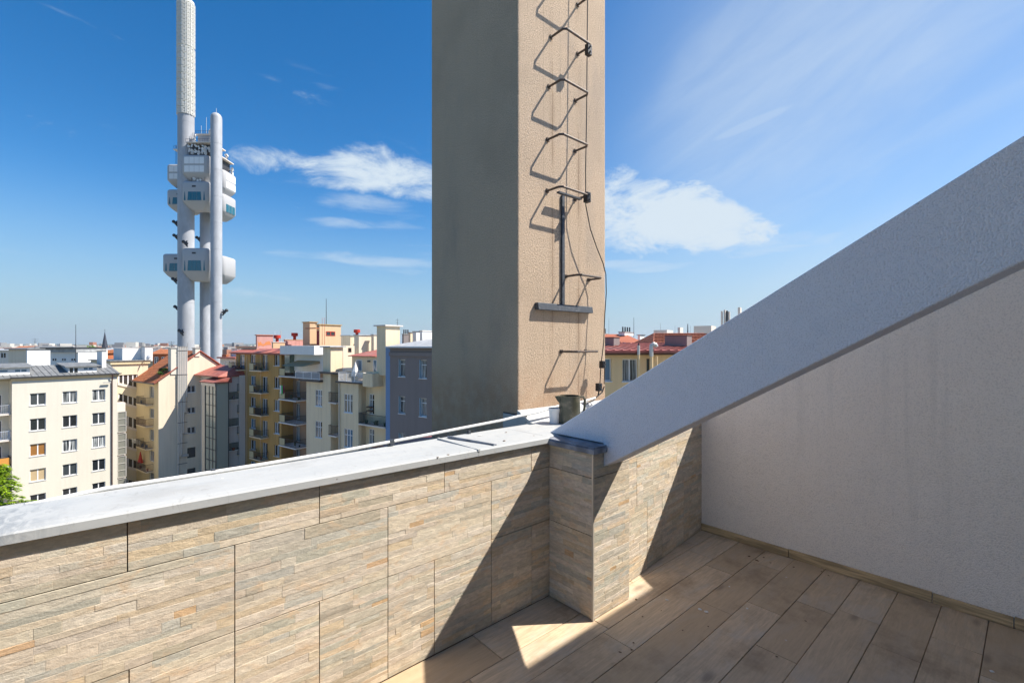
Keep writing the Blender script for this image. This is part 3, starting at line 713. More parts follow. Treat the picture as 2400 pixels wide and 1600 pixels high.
def balcony(fac, parent, s0, s1, z, out=1.0, slab=M_WPAINT, rail=None, panel=None, h=1.0, th=.14, step=.13, clutter=True):
    rail = rail or M_DARK; w = s1 - s0
    M = fac.M @ Matrix.Translation((s0, -out, z))
    o = obj('balcony', MB().box(0, w, 0, out - .002, -th, 0), slab, parent, M)
    key = ('r', round(w, 2), round(out, 2), h, step, rail.name)
    if key not in MCACHE: m2 = railing(w - .06, out - .04, h, step).mesh('railing'); m2.materials.append(rail); MCACHE[key] = m2
    obj('railing', MCACHE[key], None, o, M @ Matrix.Translation((.03, .03, 0)))
    if panel:
        for (a, c, m_) in panel: obj('panel', MB().box(a * w, c * w, .0, .02, .1, h - .05), m_, o, M)
    if clutter and RN.random() < .6:
        mb = MB(); n = RN.randint(2, 4)
        for _ in range(n):
            x = RN.uniform(.2, max(.3, w - .4)); r_ = RN.uniform(.08, .17); hh_ = RN.uniform(.2, .55)
            mb.cyl((x, out * .45), r_, 0, hh_, 8, r_ * 1.2)
        k = obj('flower_pots', mb, RN.choice([mat('pot_clay', (.3, .12, .07), .8), mat('pot_green', (.06, .1, .05), .8), mat('pot_grey', (.2, .2, .2), .8)]), o, M)
        k['kind'] = 'stuff'
    return o
def uv(px): return (px - CXP) / FPX
def block_lens(pL, pC, pR, D):
    uC, uL, uR = uv(pC), uv(pL), uv(pR); X = uC * D
    a = (X - uL * D) / (E2[0] - uL * E2[1]) if pL < pC else 0
    c = (uR * D - X) / (E1[0] - uR * E1[1]) if pR > pC else 0
    return a, c
def block(name, pL, pC, pR, D, y0, y1, m, parent=None, label=None, cat=None, group=None, cap=None, a=None, b=None, cap_h=.12, over=.12, zlow=None, as_thing=False):
    """upright block whose near corner stands at pixel column pC and distance D; left face runs to pL, right face to pR; y0/y1 top and bottom pixel rows"""
    la, lb = block_lens(pL, pC, pR, D); la = a or max(la, .3); lb = b or max(lb, .3)
    M = frame(wv(uv(pC) * D, D), E2, None)
    z1, z0 = (HYP - y0) / FPX * D, (HYP - y1) / FPX * D
    if zlow is not None: z0 = zlow
    if parent is None:
        p = thing(name, (M @ Vector((0, 0, z0))), label, cat, group)
    else: p = parent
    o = obj('shaft' if parent is None and cat == 'chimney' else ('wall' if parent is None else name), MB().box(-la, 0, 0, lb, z0, z1 - (cap_h if cap else 0)), m, p, M)
    if cap: obj('cap', MB().box(-la - over, over, -over, lb + over, z1 - cap_h, z1), cap, p if parent is None else o, M)
    return (p if parent is None else o), M, z0, z1, la, lb
def gable_roof(parent, M, x0, x1, y0, y1, ze, zr, m, axis='x', th=.15, over=.35, name='roof'):
    ym = (y0 + y1) / 2; mb = MB()
    P = [(y0 - over, ze), (ym, zr), (y1 + over, ze), (y1 + over, ze - th), (ym, zr - th * 1.3), (y0 - over, ze - th)]
    mb.prism(P, x0, x1, axis, M=None); return obj(name, mb, m, parent, M)
def building(name, base, label, group=None, cat='building'): return thing(name, base, label, cat, group)
def seams(parent, M, x0, x1, y0, z0, y1, z1, m, step=.6):   # standing seams up a sheet roof, joined as one small part
    mb = MB(); n = int((x1 - x0) / step)
    for i in range(n + 1):
        x = x0 + i * step; mb.add([(x - .02, y0, z0), (x + .02, y0, z0), (x + .02, y1, z1), (x - .02, y1, z1), (x - .02, y0, z0 + .05), (x + .02, y0, z0 + .05), (x + .02, y1, z1 + .05), (x - .02, y1, z1 + .05)],
                                  [(0, 1, 5, 4), (1, 2, 6, 5), (2, 3, 7, 6), (3, 0, 4, 7), (4, 5, 6, 7)])
    o = obj('roof_seams', mb, m, parent, M); o['kind'] = 'stuff'; return o

# ------------------------------------------------------------------ ground, distant city, hills
def f_ground(t, b, col):
    p = geo(t); c = mixc(t, ramp(t, noise(t, p, .02, 8, .65), .42, .62), (.22, .20, .18), (.07, .12, .05)); c = mixc(t, ramp(t, noise(t, p, .3, 4), .5, .75, 0, .5), c, (.30, .26, .22)); L(t, c, b.inputs['Base Color'])
obj('ground', MB().quad((-9900, -9900, EYE + GND), (9900, -9900, EYE + GND), (9900, 9900, EYE + GND), (-9900, 9900, EYE + GND)), mat('city_ground', (.2, .2, .18), .95, .1, build=f_ground), kind='structure')
def hills(name, D, px0, px1, f, m, seed_, thick=900):
    q = random.Random(seed_); n = 90; mb = MB(); top_ = []; low = []; back = []
    for i in range(n + 1):
        px = px0 + (px1 - px0) * i / n; h = f(px) + 2.2 * math.sin(px * .051 + seed_) + 1.5 * math.sin(px * .13 + 2 * seed_) + q.uniform(-1, 1)
        top_.append(wv(uv(px) * D, D, h)); low.append(wv(uv(px) * (D - thick), D - thick, GND)); back.append(wv(uv(px) * (D + thick), D + thick, GND))
    mb.add(top_ + low + back, [(i, i + 1, i + n + 2, i + n + 1) for i in range(n)] + [(i + 1, i, i + 2 * n + 2, i + 2 * n + 3) for i in range(n)])
    return obj(name, mb, m, kind='structure')
M_HILL = mat('wooded_hill', (.055, .10, .045), .95, .1, build=lambda t, b, col: L(t, mixc(t, ramp(t, noise(t, geo(t), .006, 8, .7), .4, .65), col, (.16, .17, .10)), b.inputs['Base Color']))
hills('hills', 8800, -250, 2700, lambda px: 6 + 14 * math.exp(-((px - 560) / 110) ** 2) + 9 * math.exp(-((px - 60) / 200) ** 2), M_HILL, 1)
hills('hills', 6500, -250, 2700, lambda px: -6 + 13 * math.exp(-((px - 600) / 90) ** 2) + 6 * math.exp(-((px - 330) / 120) ** 2), M_HILL, 4)
# far-off mass of roofs that nobody could count
q = random.Random(9)
def far_mass(name, Dmin, Dmax, n, hmin, hmax, mats_, size, px=(-150, 1750)):
    for mi, m_ in enumerate(mats_):
        mb = MB()
        for _ in range(n // len(mats_)):
            D = Dmin * (Dmax / Dmin) ** q.random(); p = q.uniform(*px); w, d_ = q.uniform(*size), q.uniform(*size) * .6; h = q.uniform(hmin, hmax) * (1 if q.random() < .93 else 1.5)
            c = wv(uv(p) * D, D, 0); Mx = Matrix.Translation((c.x, c.y, 0)) @ Matrix.Rotation(q.choice([.2, .5, .9, 1.3, -.3]), 4, 'Z')
            z0 = EYE + GND; mb.box(-w / 2, w / 2, -d_ / 2, d_ / 2, z0, z0 + h, M=Mx)
        o = obj(name, mb, m_, kind='stuff')
        o['label'] = ['pale far-off blocks spread along the horizon', 'red and orange far-off roofs along the horizon', 'grey far-off roofs along the horizon', 'green far-off treetops between the roofs'][mi]; o['category'] = 'city'
fm = [facade_mat('far_pale', (.62, .59, .53), .2), mat('far_red', (.36, .17, .11), .9, .1), mat('far_grey', (.27, .27, .27), .9, .1)]
far_mass('distant_city', 750, 6500, 5200, 9, 18.6, fm, (10, 24))
# ------------------------------------------------------------------ cream apartment building at the left
F1 = Fac(28, 52.0, E1)
sL, sR = 0.0, F1.s_at(275)
b1_ = building('apartment_building', F1.o, 'cream apartment building with twelve two-light windows and a grey sheet roof at the far left')
cols = [F1.s_at(70), F1.s_at(107.7), F1.s_at(146.5), F1.s_at(181), F1.s_at(216), F1.s_at(247)]
ztop = F1.hit(70, 922)[1]; zhei = 1.42; stp = 2.95
holes = []; specs = []
gl_of = {(0, 0): GL[1], (0, 1): GL[0], (0, 2): glass('glass_amber_room', (.30, .14, .04), .12), (0, 3): GL[3], (1, 0): GL[2], (1, 1): GL[0], (1, 2): GL[5], (1, 3): GL[1], (2, 0): GL[2], (2, 1): GL[1], (2, 2): GL[5], (2, 3): GL[0]}
for c in range(3):
    for r_ in range(5):
        z1_ = ztop - stp * r_; holes.append((cols[2 * c], cols[2 * c + 1], z1_ - zhei, z1_)); specs.append((c, r_))
eave = -3.74
mb = MB(); holed(mb, sL, sR, GND, eave - .1, holes, .2)
mb.quad((sL, 0, GND), (sL, 10, GND), (sL, 10, eave - .1), (sL, 0, eave - .1)); mb.quad((sR, 0, GND), (sR, 10, GND), (sR, 10, eave - .1), (sR, 0, eave - .1))
mb.quad((sL, .35, GND), (sR, .35, GND), (sR, .35, eave - .1), (sL, .35, eave - .1))
obj('wall', mb, M_CREAM, b1_, F1.M)
for h_, (c, r_) in zip(holes, specs): window(F1, b1_, *h_, 2, g=gl_of.get((c, r_), GL[0]))
obj('cornice', MB().prism([(-.28, eave), (-.28, eave - .12), (-.1, eave - .35), (-.003, eave - .42), (-.003, eave)], sL - .1, sR + .1, 'x'), M_CORN, b1_, F1.M)
obj('gutter', MB().box(sL - .15, sR + .35, -.42, -.28, eave - .03, eave + .08), M_DARK, b1_, F1.M)
zr = -2.55
rf = obj('roof', MB().prism([(-.3, eave + .04), (5.0, zr), (10.4, eave + .04), (10.4, eave - .08), (-.3, eave - .08)], sL - 14, sR + .25, 'x'), M_GROOF, b1_, F1.M)
seams(b1_, F1.M, sL - 13.8, sR + .1, -.25, eave + .05, 5.0, zr, M_GROOF, .55)
dp = F1.s_at(262)
obj('downpipe', MB().tube([(dp, -.38, eave), (dp, -.3, eave - .4), (dp, -.1, eave - .9), (dp, -.1, GND)], .07, 8), M_PIPE, b1_, F1.M)
obj('base_strip', MB().box(sL, dp - .2, -.05, -.003, GND, F1.hit(150, 1163)[1]), facade_mat('base_strip_render', (.56, .44, .33)), b1_, F1.M)  # darker beige strip along the foot of the facade
obj('wall_lamp', MB().box(dp - .95, dp - .15, -.35, -.22, eave - 1.15, eave - 1.0), M_STEEL, b1_, F1.M)
# dormer on the right half of the roof, long dormer on the left
def dormer(pa, pb, ya, yb, inset, wins, over=.35, dep_=4.0, ang=0):
    f = F1.shift(0, inset); s0, z1_ = f.hit(pa, ya); s1, _ = f.hit(pb, ya); z0_ = f.hit(pb, yb)[1]
    d_ = obj('dormer', MB().box(s0, s1, 0, dep_, z0_ - .25, z1_ - .1), M_WPAINT, b1_, f.M)
    obj('dormer_roof', MB().prism([(-over, z1_ - .08), (dep_, z1_ + .25), (dep_, z1_ + .12), (-over, z1_ - .2)], s0 - over, s1 + over, 'x'), M_GROOF, d_, f.M)
    for (wa, wb, wy0, wy1, k, gg) in wins:
        a_, c_ = f.s_at(wa), f.s_at(wb); fz = lambda y: (HYP - y) / FPX * f.dep(wa)
        window(f, d_, a_, c_, fz(wy1), fz(wy0), k, g=gg, rec=-.03, sill=False)
    return d_
dormer(160, 227, 856.5, 876, .9, [(161, 184, 861, 876, 2, GL[1]), (194.5, 218.5, 860.5, 867.5, 2, GL[4])])
dormer(-80, 70, 861, 875, .9, [(-30, 20, 867, 874, 2, GL[4]), (33, 64, 865, 873, 2, GL[4])])
block('chimney', 61, 63.6, 118, 58.2, 819, 858, M_WPAINT, label='broad white chimney block on the grey sheet roof', cat='chimney', cap=M_DARK, cap_h=.06, over=.05)
block('chimney', 227, 239, 249, 60.5, 822, 862, M_WPAINT, label='narrow tall white chimney at the right end of the grey sheet roof', cat='chimney', cap=M_DARK, cap_h=.05, over=.06)
# recessed balcony bay left of it
F0 = F1.shift(0, 1.7)
b0 = building('apartment_building', F0.o, 'recessed cream house bay with stacked balconies at the very left edge')
hs0 = []; s_d0, s_d1 = F0.s_at(-22), F0.s_at(5)
for k in range(5): z = -6.9 - 2.95 * k; hs0.append((s_d0, s_d1, z - .9, z + 1.2))
mb = MB(); holed(mb, -9, -.002, GND, eave - .1, hs0, .2); mb.quad((-9, .35, GND), (0, .35, GND), (0, .35, eave), (-9, .35, eave))
obj('wall', mb, M_YELL if False else M_CREAM, b0, F0.M)
obj('cornice', MB().box(-9, -.003, -1.2, -.003, eave - .35, eave - .02), M_CORN, b0, F0.M)
for k, h_ in enumerate(hs0):
    window(F0, b0, *h_, 2, g=GL[1], name='balcony_door', sill=False)
    balcony(F0, b0, -6, -.05, h_[2] - .02, 1.45, M_PALE, rail=[mat('light_railing', (.5, .52, .55), .5), mat('light_railing2', (.55, .6, .68), .5), M_DARK, M_DARK, M_DARK][k], panel=[(.0, .99, mat('orange_slats', (.60, .28, .06), .7))] if k == 2 else None)
# ------------------------------------------------------------------ cream stair building behind, with slanting windows
F2 = Fac(262, 66.0, E1)
b2 = building('apartment_building', F2.o, 'cream stairwell building with bands of slanting four-light windows and a flat roof')
s1_ = F2.s_at(347); zt = F2.hit(262, 847)[1]
bands = [((277.5, 879), (323, 877), (277.5, 896), (323, 908)), ((277.5, 921), (323, 934), (277.5, 938), (323, 953)), ((277.5, 968), (323, 983.5), (277.5, 990), (323, 1006)), ((277.5, 1020), (323, 1034), (277.5, 1038), (323, 1053)), ((277.5, 1066), (323, 1081), (277.5, 1085), (323, 1099)), ((277.5, 1118), (323, 1130), (277.5, 1135), (323, 1150))]
mb = MB(); a_, c_ = F2.s_at(277.5), F2.s_at(323)
slots = [(F2.s_at(337.5), F2.s_at(345.5), F2.hit(340, y1__)[1], F2.hit(340, y0__)[1]) for y0__, y1__ in ((888, 916), (950, 966), (1001, 1014), (1052, 1060), (1104, 1120))]
ZB = []
for (tl, tr, bl, br_) in bands:
    ZB.append((F2.hit(*tl)[1], F2.hit(*tr)[1], F2.hit(*bl)[1], F2.hit(*br_)[1]))
zprev = (zt, zt)
mb.quad((0, 0, GND), (a_, 0, GND), (a_, 0, zt), (0, 0, zt))
holed(mb, c_, s1_, GND, zt, slots, .5)
for zt_l, zt_r, zb_l, zb_r in ZB:
    mb.quad((a_, 0, zt_l), (c_, 0, zt_r), (c_, 0, zprev[1]), (a_, 0, zprev[0])); zprev = (zb_l, zb_r)
    mb.quad((a_, 0, zb_l), (c_, 0, zb_r), (c_, .22, zb_r), (a_, .22, zb_l)); mb.quad((a_, 0, zt_l), (c_, 0, zt_r), (c_, .22, zt_r), (a_, .22, zt_l))
    mb.quad((a_, 0, zb_l), (a_, 0, zt_l), (a_, .22, zt_l), (a_, .22, zb_l)); mb.quad((c_, 0, zb_r), (c_, 0, zt_r), (c_, .22, zt_r), (c_, .22, zb_r))
mb.quad((a_, 0, GND), (c_, 0, GND), (c_, 0, zprev[1]), (a_, 0, zprev[0]))
mb.quad((s1_, 0, GND), (s1_, 10, GND), (s1_, 10, zt), (s1_, 0, zt)); mb.quad((0, 0, GND), (0, 10, GND), (0, 10, zt), (0, 0, zt)); mb.quad((0, .5, GND), (s1_, .5, GND), (s1_, .5, zt), (0, .5, zt))
obj('wall', mb, facade_mat('warm_cream_render', (.74, .64, .46), .15), b2, F2.M)
for zt_l, zt_r, zb_l, zb_r in ZB:
    lerp = lambda p, q_, t_: p + (q_ - p) * t_
    fr = MB()
    for i in range(5):
        t_ = i / 4; x = lerp(a_, c_, t_); w_ = .07
        x = min(max(x, a_ + w_), c_ - w_); tt = (x - a_) / (c_ - a_)
        fr.add([(x - w_, .1, lerp(zb_l, zb_r, tt)), (x + w_, .1, lerp(zb_l, zb_r, tt)), (x + w_, .1, lerp(zt_l, zt_r, tt)), (x - w_, .1, lerp(zt_l, zt_r, tt)),
                (x - w_, .18, lerp(zb_l, zb_r, tt)), (x + w_, .18, lerp(zb_l, zb_r, tt)), (x + w_, .18, lerp(zt_l, zt_r, tt)), (x - w_, .18, lerp(zt_l, zt_r, tt))],
               [(0, 1, 2, 3), (0, 4, 5, 1), (1, 5, 6, 2), (2, 6, 7, 3), (3, 7, 4, 0)])
    wn = obj('window', fr, M_FRAME, b2, F2.M)
    for i in range(4):
        x0_, x1_ = lerp(a_, c_, i / 4), lerp(a_, c_, (i + 1) / 4)
        obj('pane', MB().quad((x0_, .15, lerp(zb_l, zb_r, i / 4)), (x1_, .15, lerp(zb_l, zb_r, (i + 1) / 4)), (x1_, .15, lerp(zt_l, zt_r, (i + 1) / 4)), (x0_, .15, lerp(zt_l, zt_r, i / 4))), glass('glass_stair', (.06, .055, .05)), wn, F2.M)
    obj('sill', MB().add([(a_ - .1, -.12, zb_l - .38), (c_ + .1, -.12, zb_r - .38), (c_ + .1, -.12, zb_r), (a_ - .1, -.12, zb_l), (a_ - .1, 0, zb_l - .38), (c_ + .1, 0, zb_r - .38), (c_ + .1, 0, zb_r), (a_ - .1, 0, zb_l)],
                         [(0, 1, 2, 3), (3, 2, 6, 7), (0, 4, 5, 1), (1, 5, 6, 2), (0, 3, 7, 4)]), M_PALE, wn, F2.M)
obj('roof', MB().box(-.3, s1_ + .3, -.35, 10.2, zt, zt + .13), M_GROOF, b2, F2.M)
obj('eave_board', MB().box(-.2, s1_ + .2, -.22, -.003, zt - .42, zt - .01), M_YELL, b2, F2.M)
for sl in slots: window(F2, b2, *sl[:4], 1, M_PIPE, GL[1], rec=.3, sill=False)
block('roof_hut', 266, 287, 330, 68.5, 815, 847, M_WPAINT, label='plain white box-shaped hut on the flat roof beside a paler chimney', cat='roof hut', cap=M_PALE, cap_h=.05, over=.05)
block('chimney', 330, 339.5, 358, 69.5, 811, 846, M_WPAINT, label='white chimney with satellite dish at the right end of the flat roof', cat='chimney', cap=M_CONC, cap_h=.1, over=.1)
dish = thing('satellite_dish', at(347, 838, 68.8), 'round white satellite dish on the chimney above the slanting windows', 'satellite dish')
MDI = Matrix.Translation(at(348, 837, 68.8)) @ Matrix.Rotation(R(-60), 4, 'Z') @ Matrix.Rotation(R(70), 4, 'X')
obj('reflector', MB().lathe((0, 0), [(.05, .12), (.25, .08), (.42, 0), (.43, .02), (.25, .11), (.05, .15)], 18), M_WPAINT, dish, MDI, smooth=True)
obj('arm', MB().tube([(0, .4, .02), (0, 0, -.35)], .02, 5), M_DARK, dish, MDI)
# glazed lift strip beside the cream building
FL = Fac(276, 60.4, E1); lf = building('lift_shaft', FL.o, 'narrow glazed shaft standing at the right corner of the cream apartment building', cat='lift shaft')
la_ = FL.s_at(295.5); zl = [(965, 1012), (1016, 1065), (1069, 1118), (1122, 1170)]
obj('wall', MB().box(0, la_, .25, 1.3, GND, FL.hit(285, 944)[1]), M_PALE, lf, FL.M)
for y0__, y1__ in zl:
    z1_, z0_ = FL.hit(285, y0__)[1], FL.hit(285, y1__)[1]
    p_ = obj('glazing', MB().box(.05, la_ - .05, .08, .12, z0_, z1_), glass('glass_frosted', (.22, .22, .19), .25), lf, FL.M)
    fr = MB()
    for t_ in (0, .33, .66, 1): fr.box(0, la_, .02, .08, z0_ + (z1_ - z0_) * t_ - .04, z0_ + (z1_ - z0_) * t_ + .04)
    for x in (0, la_): fr.box(x - .05, x + .05, .02, .1, z0_, z1_)
    obj('frame', fr, M_STEEL, p_, FL.M)
# ------------------------------------------------------------------ gabled house with orange tiles
D3 = 63.5; F3 = Fac(371.5, D3, E1); F3s = Fac(371.5, D3, E2)
b3 = building('gabled_house', F3.o, 'cream gabled house with orange tiled roof and bundle of steel flues up its side')
ze, zp = -5.08, -1.10; sp3 = 5.1; W3 = 10.2
wn_cols = (F3.s_at(439), F3.s_at(458.5)); ws = []
for k, (y0__, y1__) in enumerate(((903, 919.5), (954, 968), (1000, 1015), (1048, 1072), (1097, 1118))):
    Dw = F3.dep(449); ws.append((*wn_cols, (HYP - y1__) / FPX * Dw, (HYP - y0__) / FPX * Dw))
mb = MB(); holed(mb, 0, W3, GND, ze, ws, .25)
mb.quad((0, 0, ze), (W3, 0, ze), (sp3, 0, zp)); mb.quad((0, .5, GND), (W3, .5, GND), (W3, .5, ze), (0, .5, ze))
LB3 = 9.0
mb.quad((W3, 0, GND), (W3, LB3, GND), (W3, LB3, ze), (W3, 0, ze))
obj('wall', mb, M_CREAM2, b3, F3.M)
for i, h_ in enumerate(ws): window(F3, b3, *h_, 2 if i < 3 else 1, M_FRAME if i < 3 else M_DARK, GL[1], sill=(i < 3))
# its shaded court side with balcony doors: local x runs to the left along the roof edge
la3 = -F3s.s_at(341)
hs_ = []
for y0__, y1__ in ((905, 932), (957, 980), (1006, 1033), (1056, 1082), (1108, 1130)):
    Dd = F3s.dep(356); hs_.append((F3s.s_at(350.5), F3s.s_at(361), (HYP - y1__) / FPX * Dd, (HYP - y0__) / FPX * Dd))
mb = MB(); holed(mb, -LB3, 0, GND, ze, hs_, .2); mb.quad((-LB3, .4, GND), (0, .4, GND), (0, .4, ze), (-LB3, .4, ze))
obj('wall', mb, M_YELL, b3, F3s.M)
for i, h_ in enumerate(hs_):
    window(F3s, b3, *h_, 2, g=GL[2], name='balcony_door', sill=False)
    z_ = (HYP - (947, 997, 1049, 1102, 1152)[i]) / FPX * F3s.dep(356)
    balcony(F3s, b3, F3s.s_at(336.5), F3s.s_at(359.5), z_, .9, M_BEIGE, M_PIPE if i == 1 else M_DARK)
ov = .3
Pr = lambda x, z: (x, z)
rt = MB(); th = .2
sl_ = (zp - ze) / sp3
rt.prism([(-.55, ze - .55 * sl_ + .25), (sp3, zp + .25), (W3 + .4, ze - .4 * sl_ + .25), (W3 + .4, ze - .4 * sl_ + .05), (sp3, zp + .03), (-.55, ze - .55 * sl_ + .05)], -.12, LB3, 'y')
obj('roof', rt, M_TROOF, b3, F3.M)
obj('verge', MB().prism([(-.56, ze - .56 * sl_ + .30), (sp3, zp + .30), (W3 + .41, ze - .41 * sl_ + .3), (W3 + .41, ze - .41 * sl_ + .17), (sp3, zp + .17), (-.56, ze - .56 * sl_ + .17)], -.24, -.10, 'y'), M_RROOF, b3, F3.M)
obj('gutter', MB().box(-.72, -.52, -.15, LB3, ze - .35, ze - .2), M_DARK, b3, F3.M)
cx0, cx1 = F3.s_at(400), F3.s_at(412)
zc1, zc2 = F3.hit(406, 816)[1], F3.hit(406, 872)[1]
ch = obj('chimney_stack', MB().box(cx0, cx1 + .9, -.12, .9, zc2 - .3, zc1), M_CREAM, b3, F3.M); obj('cap', MB().box(cx0 - .1, cx1 + 1, -.2, 1.0, zc1, zc1 + .08), M_CONC, ch, F3.M)
cx0, cx1 = F3.s_at(457), F3.s_at(468); zc1 = F3.hit(462, 816)[1]
ch = obj('chimney_stack', MB().box(cx0, cx1, -.12, .9, zp - .6, zc1), M_CREAM, b3, F3.M); obj('cap', MB().box(cx0 - .08, cx1 + .08, -.2, .98, zc1, zc1 + .08), M_CONC, ch, F3.M)
pxs = [416.5, 420.5, 424.5, 428.5, 432, 436]
ends = [1118, 1068, 1065, 1014, 965, 930]
for i, px in enumerate(pxs):
    s_ = F3.s_at(px); zt_ = F3.hit(px, 815)[1]; zb_ = (HYP - ends[i]) / FPX * F3.dep(px)
    pts = [(s_, -.2, zt_), (s_, -.2, zb_)]
    if i in (1, 2, 3, 4): pts += [(s_ + .12, -.2, zb_ - .12), (F3.s_at(440), -.2, zb_ - .12)]
    fl_ = obj('flue_pipe', MB().tube(pts, .115, 8), M_STEEL, b3, F3.M, smooth=True)
    obj('cowl', MB().cyl((s_, -.2), .09, zt_, zt_ + .22, 8), M_CONC, fl_, F3.M)
cl = MB()
for y_ in (822, 878, 942, 990, 1038, 1086): cl.box(F3.s_at(414), F3.s_at(437), -.34, -.31, (HYP - y_) / FPX * F3.dep(425), (HYP - y_) / FPX * F3.dep(425) + .06)
o = obj('pipe_clamps', cl, M_DARK, b3, F3.M); o['kind'] = 'stuff'
# things on the orange slope: skylight, roof box, plants
sk = lambda x: ze + sl_ * x + .26
for (xa, xb, ya, yb_) in ((1.9, 3.2, .9, 1.7),):
    n_ = Vector((-sl_, 0, 1)).normalized() * .09
    vs = [Vector((x, y, sk(x))) for x, y in ((xa, ya), (xb, ya), (xb, yb_), (xa, yb_))]
    o = obj('skylight', MB().add([v for v in vs] + [v + n_ for v in vs], [(0, 1, 5, 4), (1, 2, 6, 5), (2, 3, 7, 6), (3, 0, 4, 7), (4, 5, 6, 7)]), M_DARK, b3, F3.M)
    vs = [Vector((x, y, sk(x))) + n_ * 1.1 for x, y in ((xa + .1, ya + .1), (xb - .1, ya + .1), (xb - .1, yb_ - .1), (xa + .1, yb_ - .1))]
    obj('pane', MB().quad(*vs), glass('glass_sky', (.25, .38, .5), .08), o, F3.M)
obj('roof_dormer', MB().box(2.6, 3.8, 2.6, 3.9, sk(2.6), sk(3.2) + .75), M_WPAINT, b3, F3.M)
def leafball(mb, c, rx, rz, n, size, q_):
    for _ in range(n):
        while True:
            v = Vector((q_.uniform(-1, 1), q_.uniform(-1, 1), q_.uniform(-1, 1)))
            if v.length < 1: break
        v = v * (.55 + .45 * q_.random()); p = Vector(c) + Vector((v.x * rx, v.y * rx, v.z * rz))
        a = Vector((q_.uniform(-1, 1), q_.uniform(-1, 1), q_.uniform(-.7, .7))).normalized() * size * q_.uniform(.6, 1.3); b_ = a.cross(Vector((q_.uniform(-1, 1), q_.uniform(-1, 1), 1))).normalized() * size * .45
        mb.quad(p - a, p + b_, p + a, p - b_)
M_PLANT = mat('potted_foliage', (.07, .14, .03), .8, .2); M_LEAF2 = mat('yellow_green_foliage', (.16, .27, .03), .75, .2)
qq = random.Random(4)
for i, (x, y, rx, rz_, m_, lb) in enumerate(((.5, .9, .5, .35, M_PLANT, 'dark bushy potted plant at the left of the roof ledge'), (1.15, 1.1, .4, .28, M_LEAF2, 'yellow green potted plant nearest the skylight'), (1.0, 2.2, .45, .3, M_PLANT, 'green potted plant at the back of the roof ledge'))):
    base_ = F3.M @ Vector((x, y, sk(x) - .02)); pl = thing('potted_plant', base_, lb + ' on the orange tiles', 'plant', 'plants on the tiled roof')
    mb = MB(); leafball(mb, (x, y, sk(x) + .45), rx, rz_, 160, .11, qq); o = obj('foliage', mb, m_, pl, F3.M); o['kind'] = 'stuff'
    obj('pot', MB().cyl((x, y), .16, sk(x) - .1, sk(x) + .25, 10, .2), mat('pot_clay', (.3, .12, .07), .8), pl, F3.M)
# washing and parasol on its balconies
lm = thing('laundry', F3s.M @ Vector((F3s.s_at(330), -.6, -12)), 'white washing hanging from the middle balcony of the gabled house', 'laundry')
zz_ = (HYP - 1034) / FPX * 64.5
for i in range(5):
    x = F3s.s_at(326 + i * 4.2); w_ = .2
    obj('garment', MB().add([(x - w_, -.8, zz_ - .62 - .1 * (i % 2)), (x + w_, -.78, zz_ - .7), (x + w_, -.8, zz_), (x - w_, -.8, zz_), (x, -.86, zz_ - .4)], [(0, 1, 4), (1, 2, 4), (2, 3, 4), (3, 0, 4)]), M_WPAINT, lm, F3s.M)
obj('rail', MB().box(F3s.s_at(324), F3s.s_at(347), -.81, -.79, zz_, zz_ + .03), M_DARK, lm, F3s.M)
pu = thing('parasol', F3s.M @ Vector((F3s.s_at(339), -.5, (HYP - 1096) / FPX * 64.5)), 'closed red parasol on the lower balcony of the gabled house', 'parasol')
xx_, z0_, z1_ = F3s.s_at(339), (HYP - 1096) / FPX * 64.5, (HYP - 1064) / FPX * 64.5
obj('canopy', MB().lathe((xx_, -.5), [(.36, z0_ + .3), (.22, z0_ + .9), (.04, z1_)], 10), M_REDM, pu, F3s.M)
obj('pole', MB().cyl((xx_, -.5), .03, z0_ - .4, z0_ + .35, 6), M_STEEL, pu, F3s.M)
# ------------------------------------------------------------------ white-grey house with red hipped roof and outside lift
D4 = 63.6; F4 = Fac(525, D4, E2)
b4 = building('apartment_building', F4.o, 'pale grey house with a red hipped sheet roof and slit windows behind the glass lift')
la4 = -F4.s_at(467); ztop4 = (HYP - 879) / FPX * F4.dep(500)
sl4 = []
for px0, px1, ys_ in ((506.5, 511.5, ((906, 936), (961, 992), (1016, 1047), (1070, 1103))), (516, 519.5, ((938, 957), (994, 1013), (1048, 1067), (1102, 1121)))):
    for y0__, y1__ in ys_: sl4.append((F4.s_at(px0), F4.s_at(px1), (HYP - y1__) / FPX * F4.dep(510), (HYP - y0__) / FPX * F4.dep(510)))
mb = MB(); holed(mb, -la4, 0, GND, ztop4, sl4, .2); mb.quad((-la4, .5, GND), (0, .5, GND), (0, .5, ztop4), (-la4, .5, ztop4)); mb.box(-la4, 0, .5, 3.0, GND, ztop4, skip=('-y',))
mb.quad((0, 0, GND), (0, .5, GND), (0, .5, ztop4), (0, 0, ztop4)); mb.quad((-la4, 0, GND), (-la4, .5, GND), (-la4, .5, ztop4), (-la4, 0, ztop4))
obj('wall', mb, M_PALE, b4, F4.M)
for h_ in sl4: window(F4, b4, *h_, 1, M_BLUE if h_[1] - h_[0] > .35 else M_FRAME, GL[4], sill=False)
FB4 = F4.shift(0, 1.8)
sb = FB4.s_at(560)
obj('wall', MB().box(.0, sb, .05, 3.0, GND, ztop4), M_PALE, b4, FB4.M)
for i, y_ in enumerate((931, 991, 1046, 1100)):
    z_ = (HYP - y_) / FPX * FB4.dep(535)
    balcony(FB4, b4, .1, sb - .1, z_, 1.3, M_WPAINT, mat('glass_green_panel', (.05, .12, .10), .1, .6), step=.1)
zr_ = (HYP - 857) / FPX * 66
rf4 = MB(); zf = ztop4
xs0, xs1 = -la4 - 1.2, sb * .95
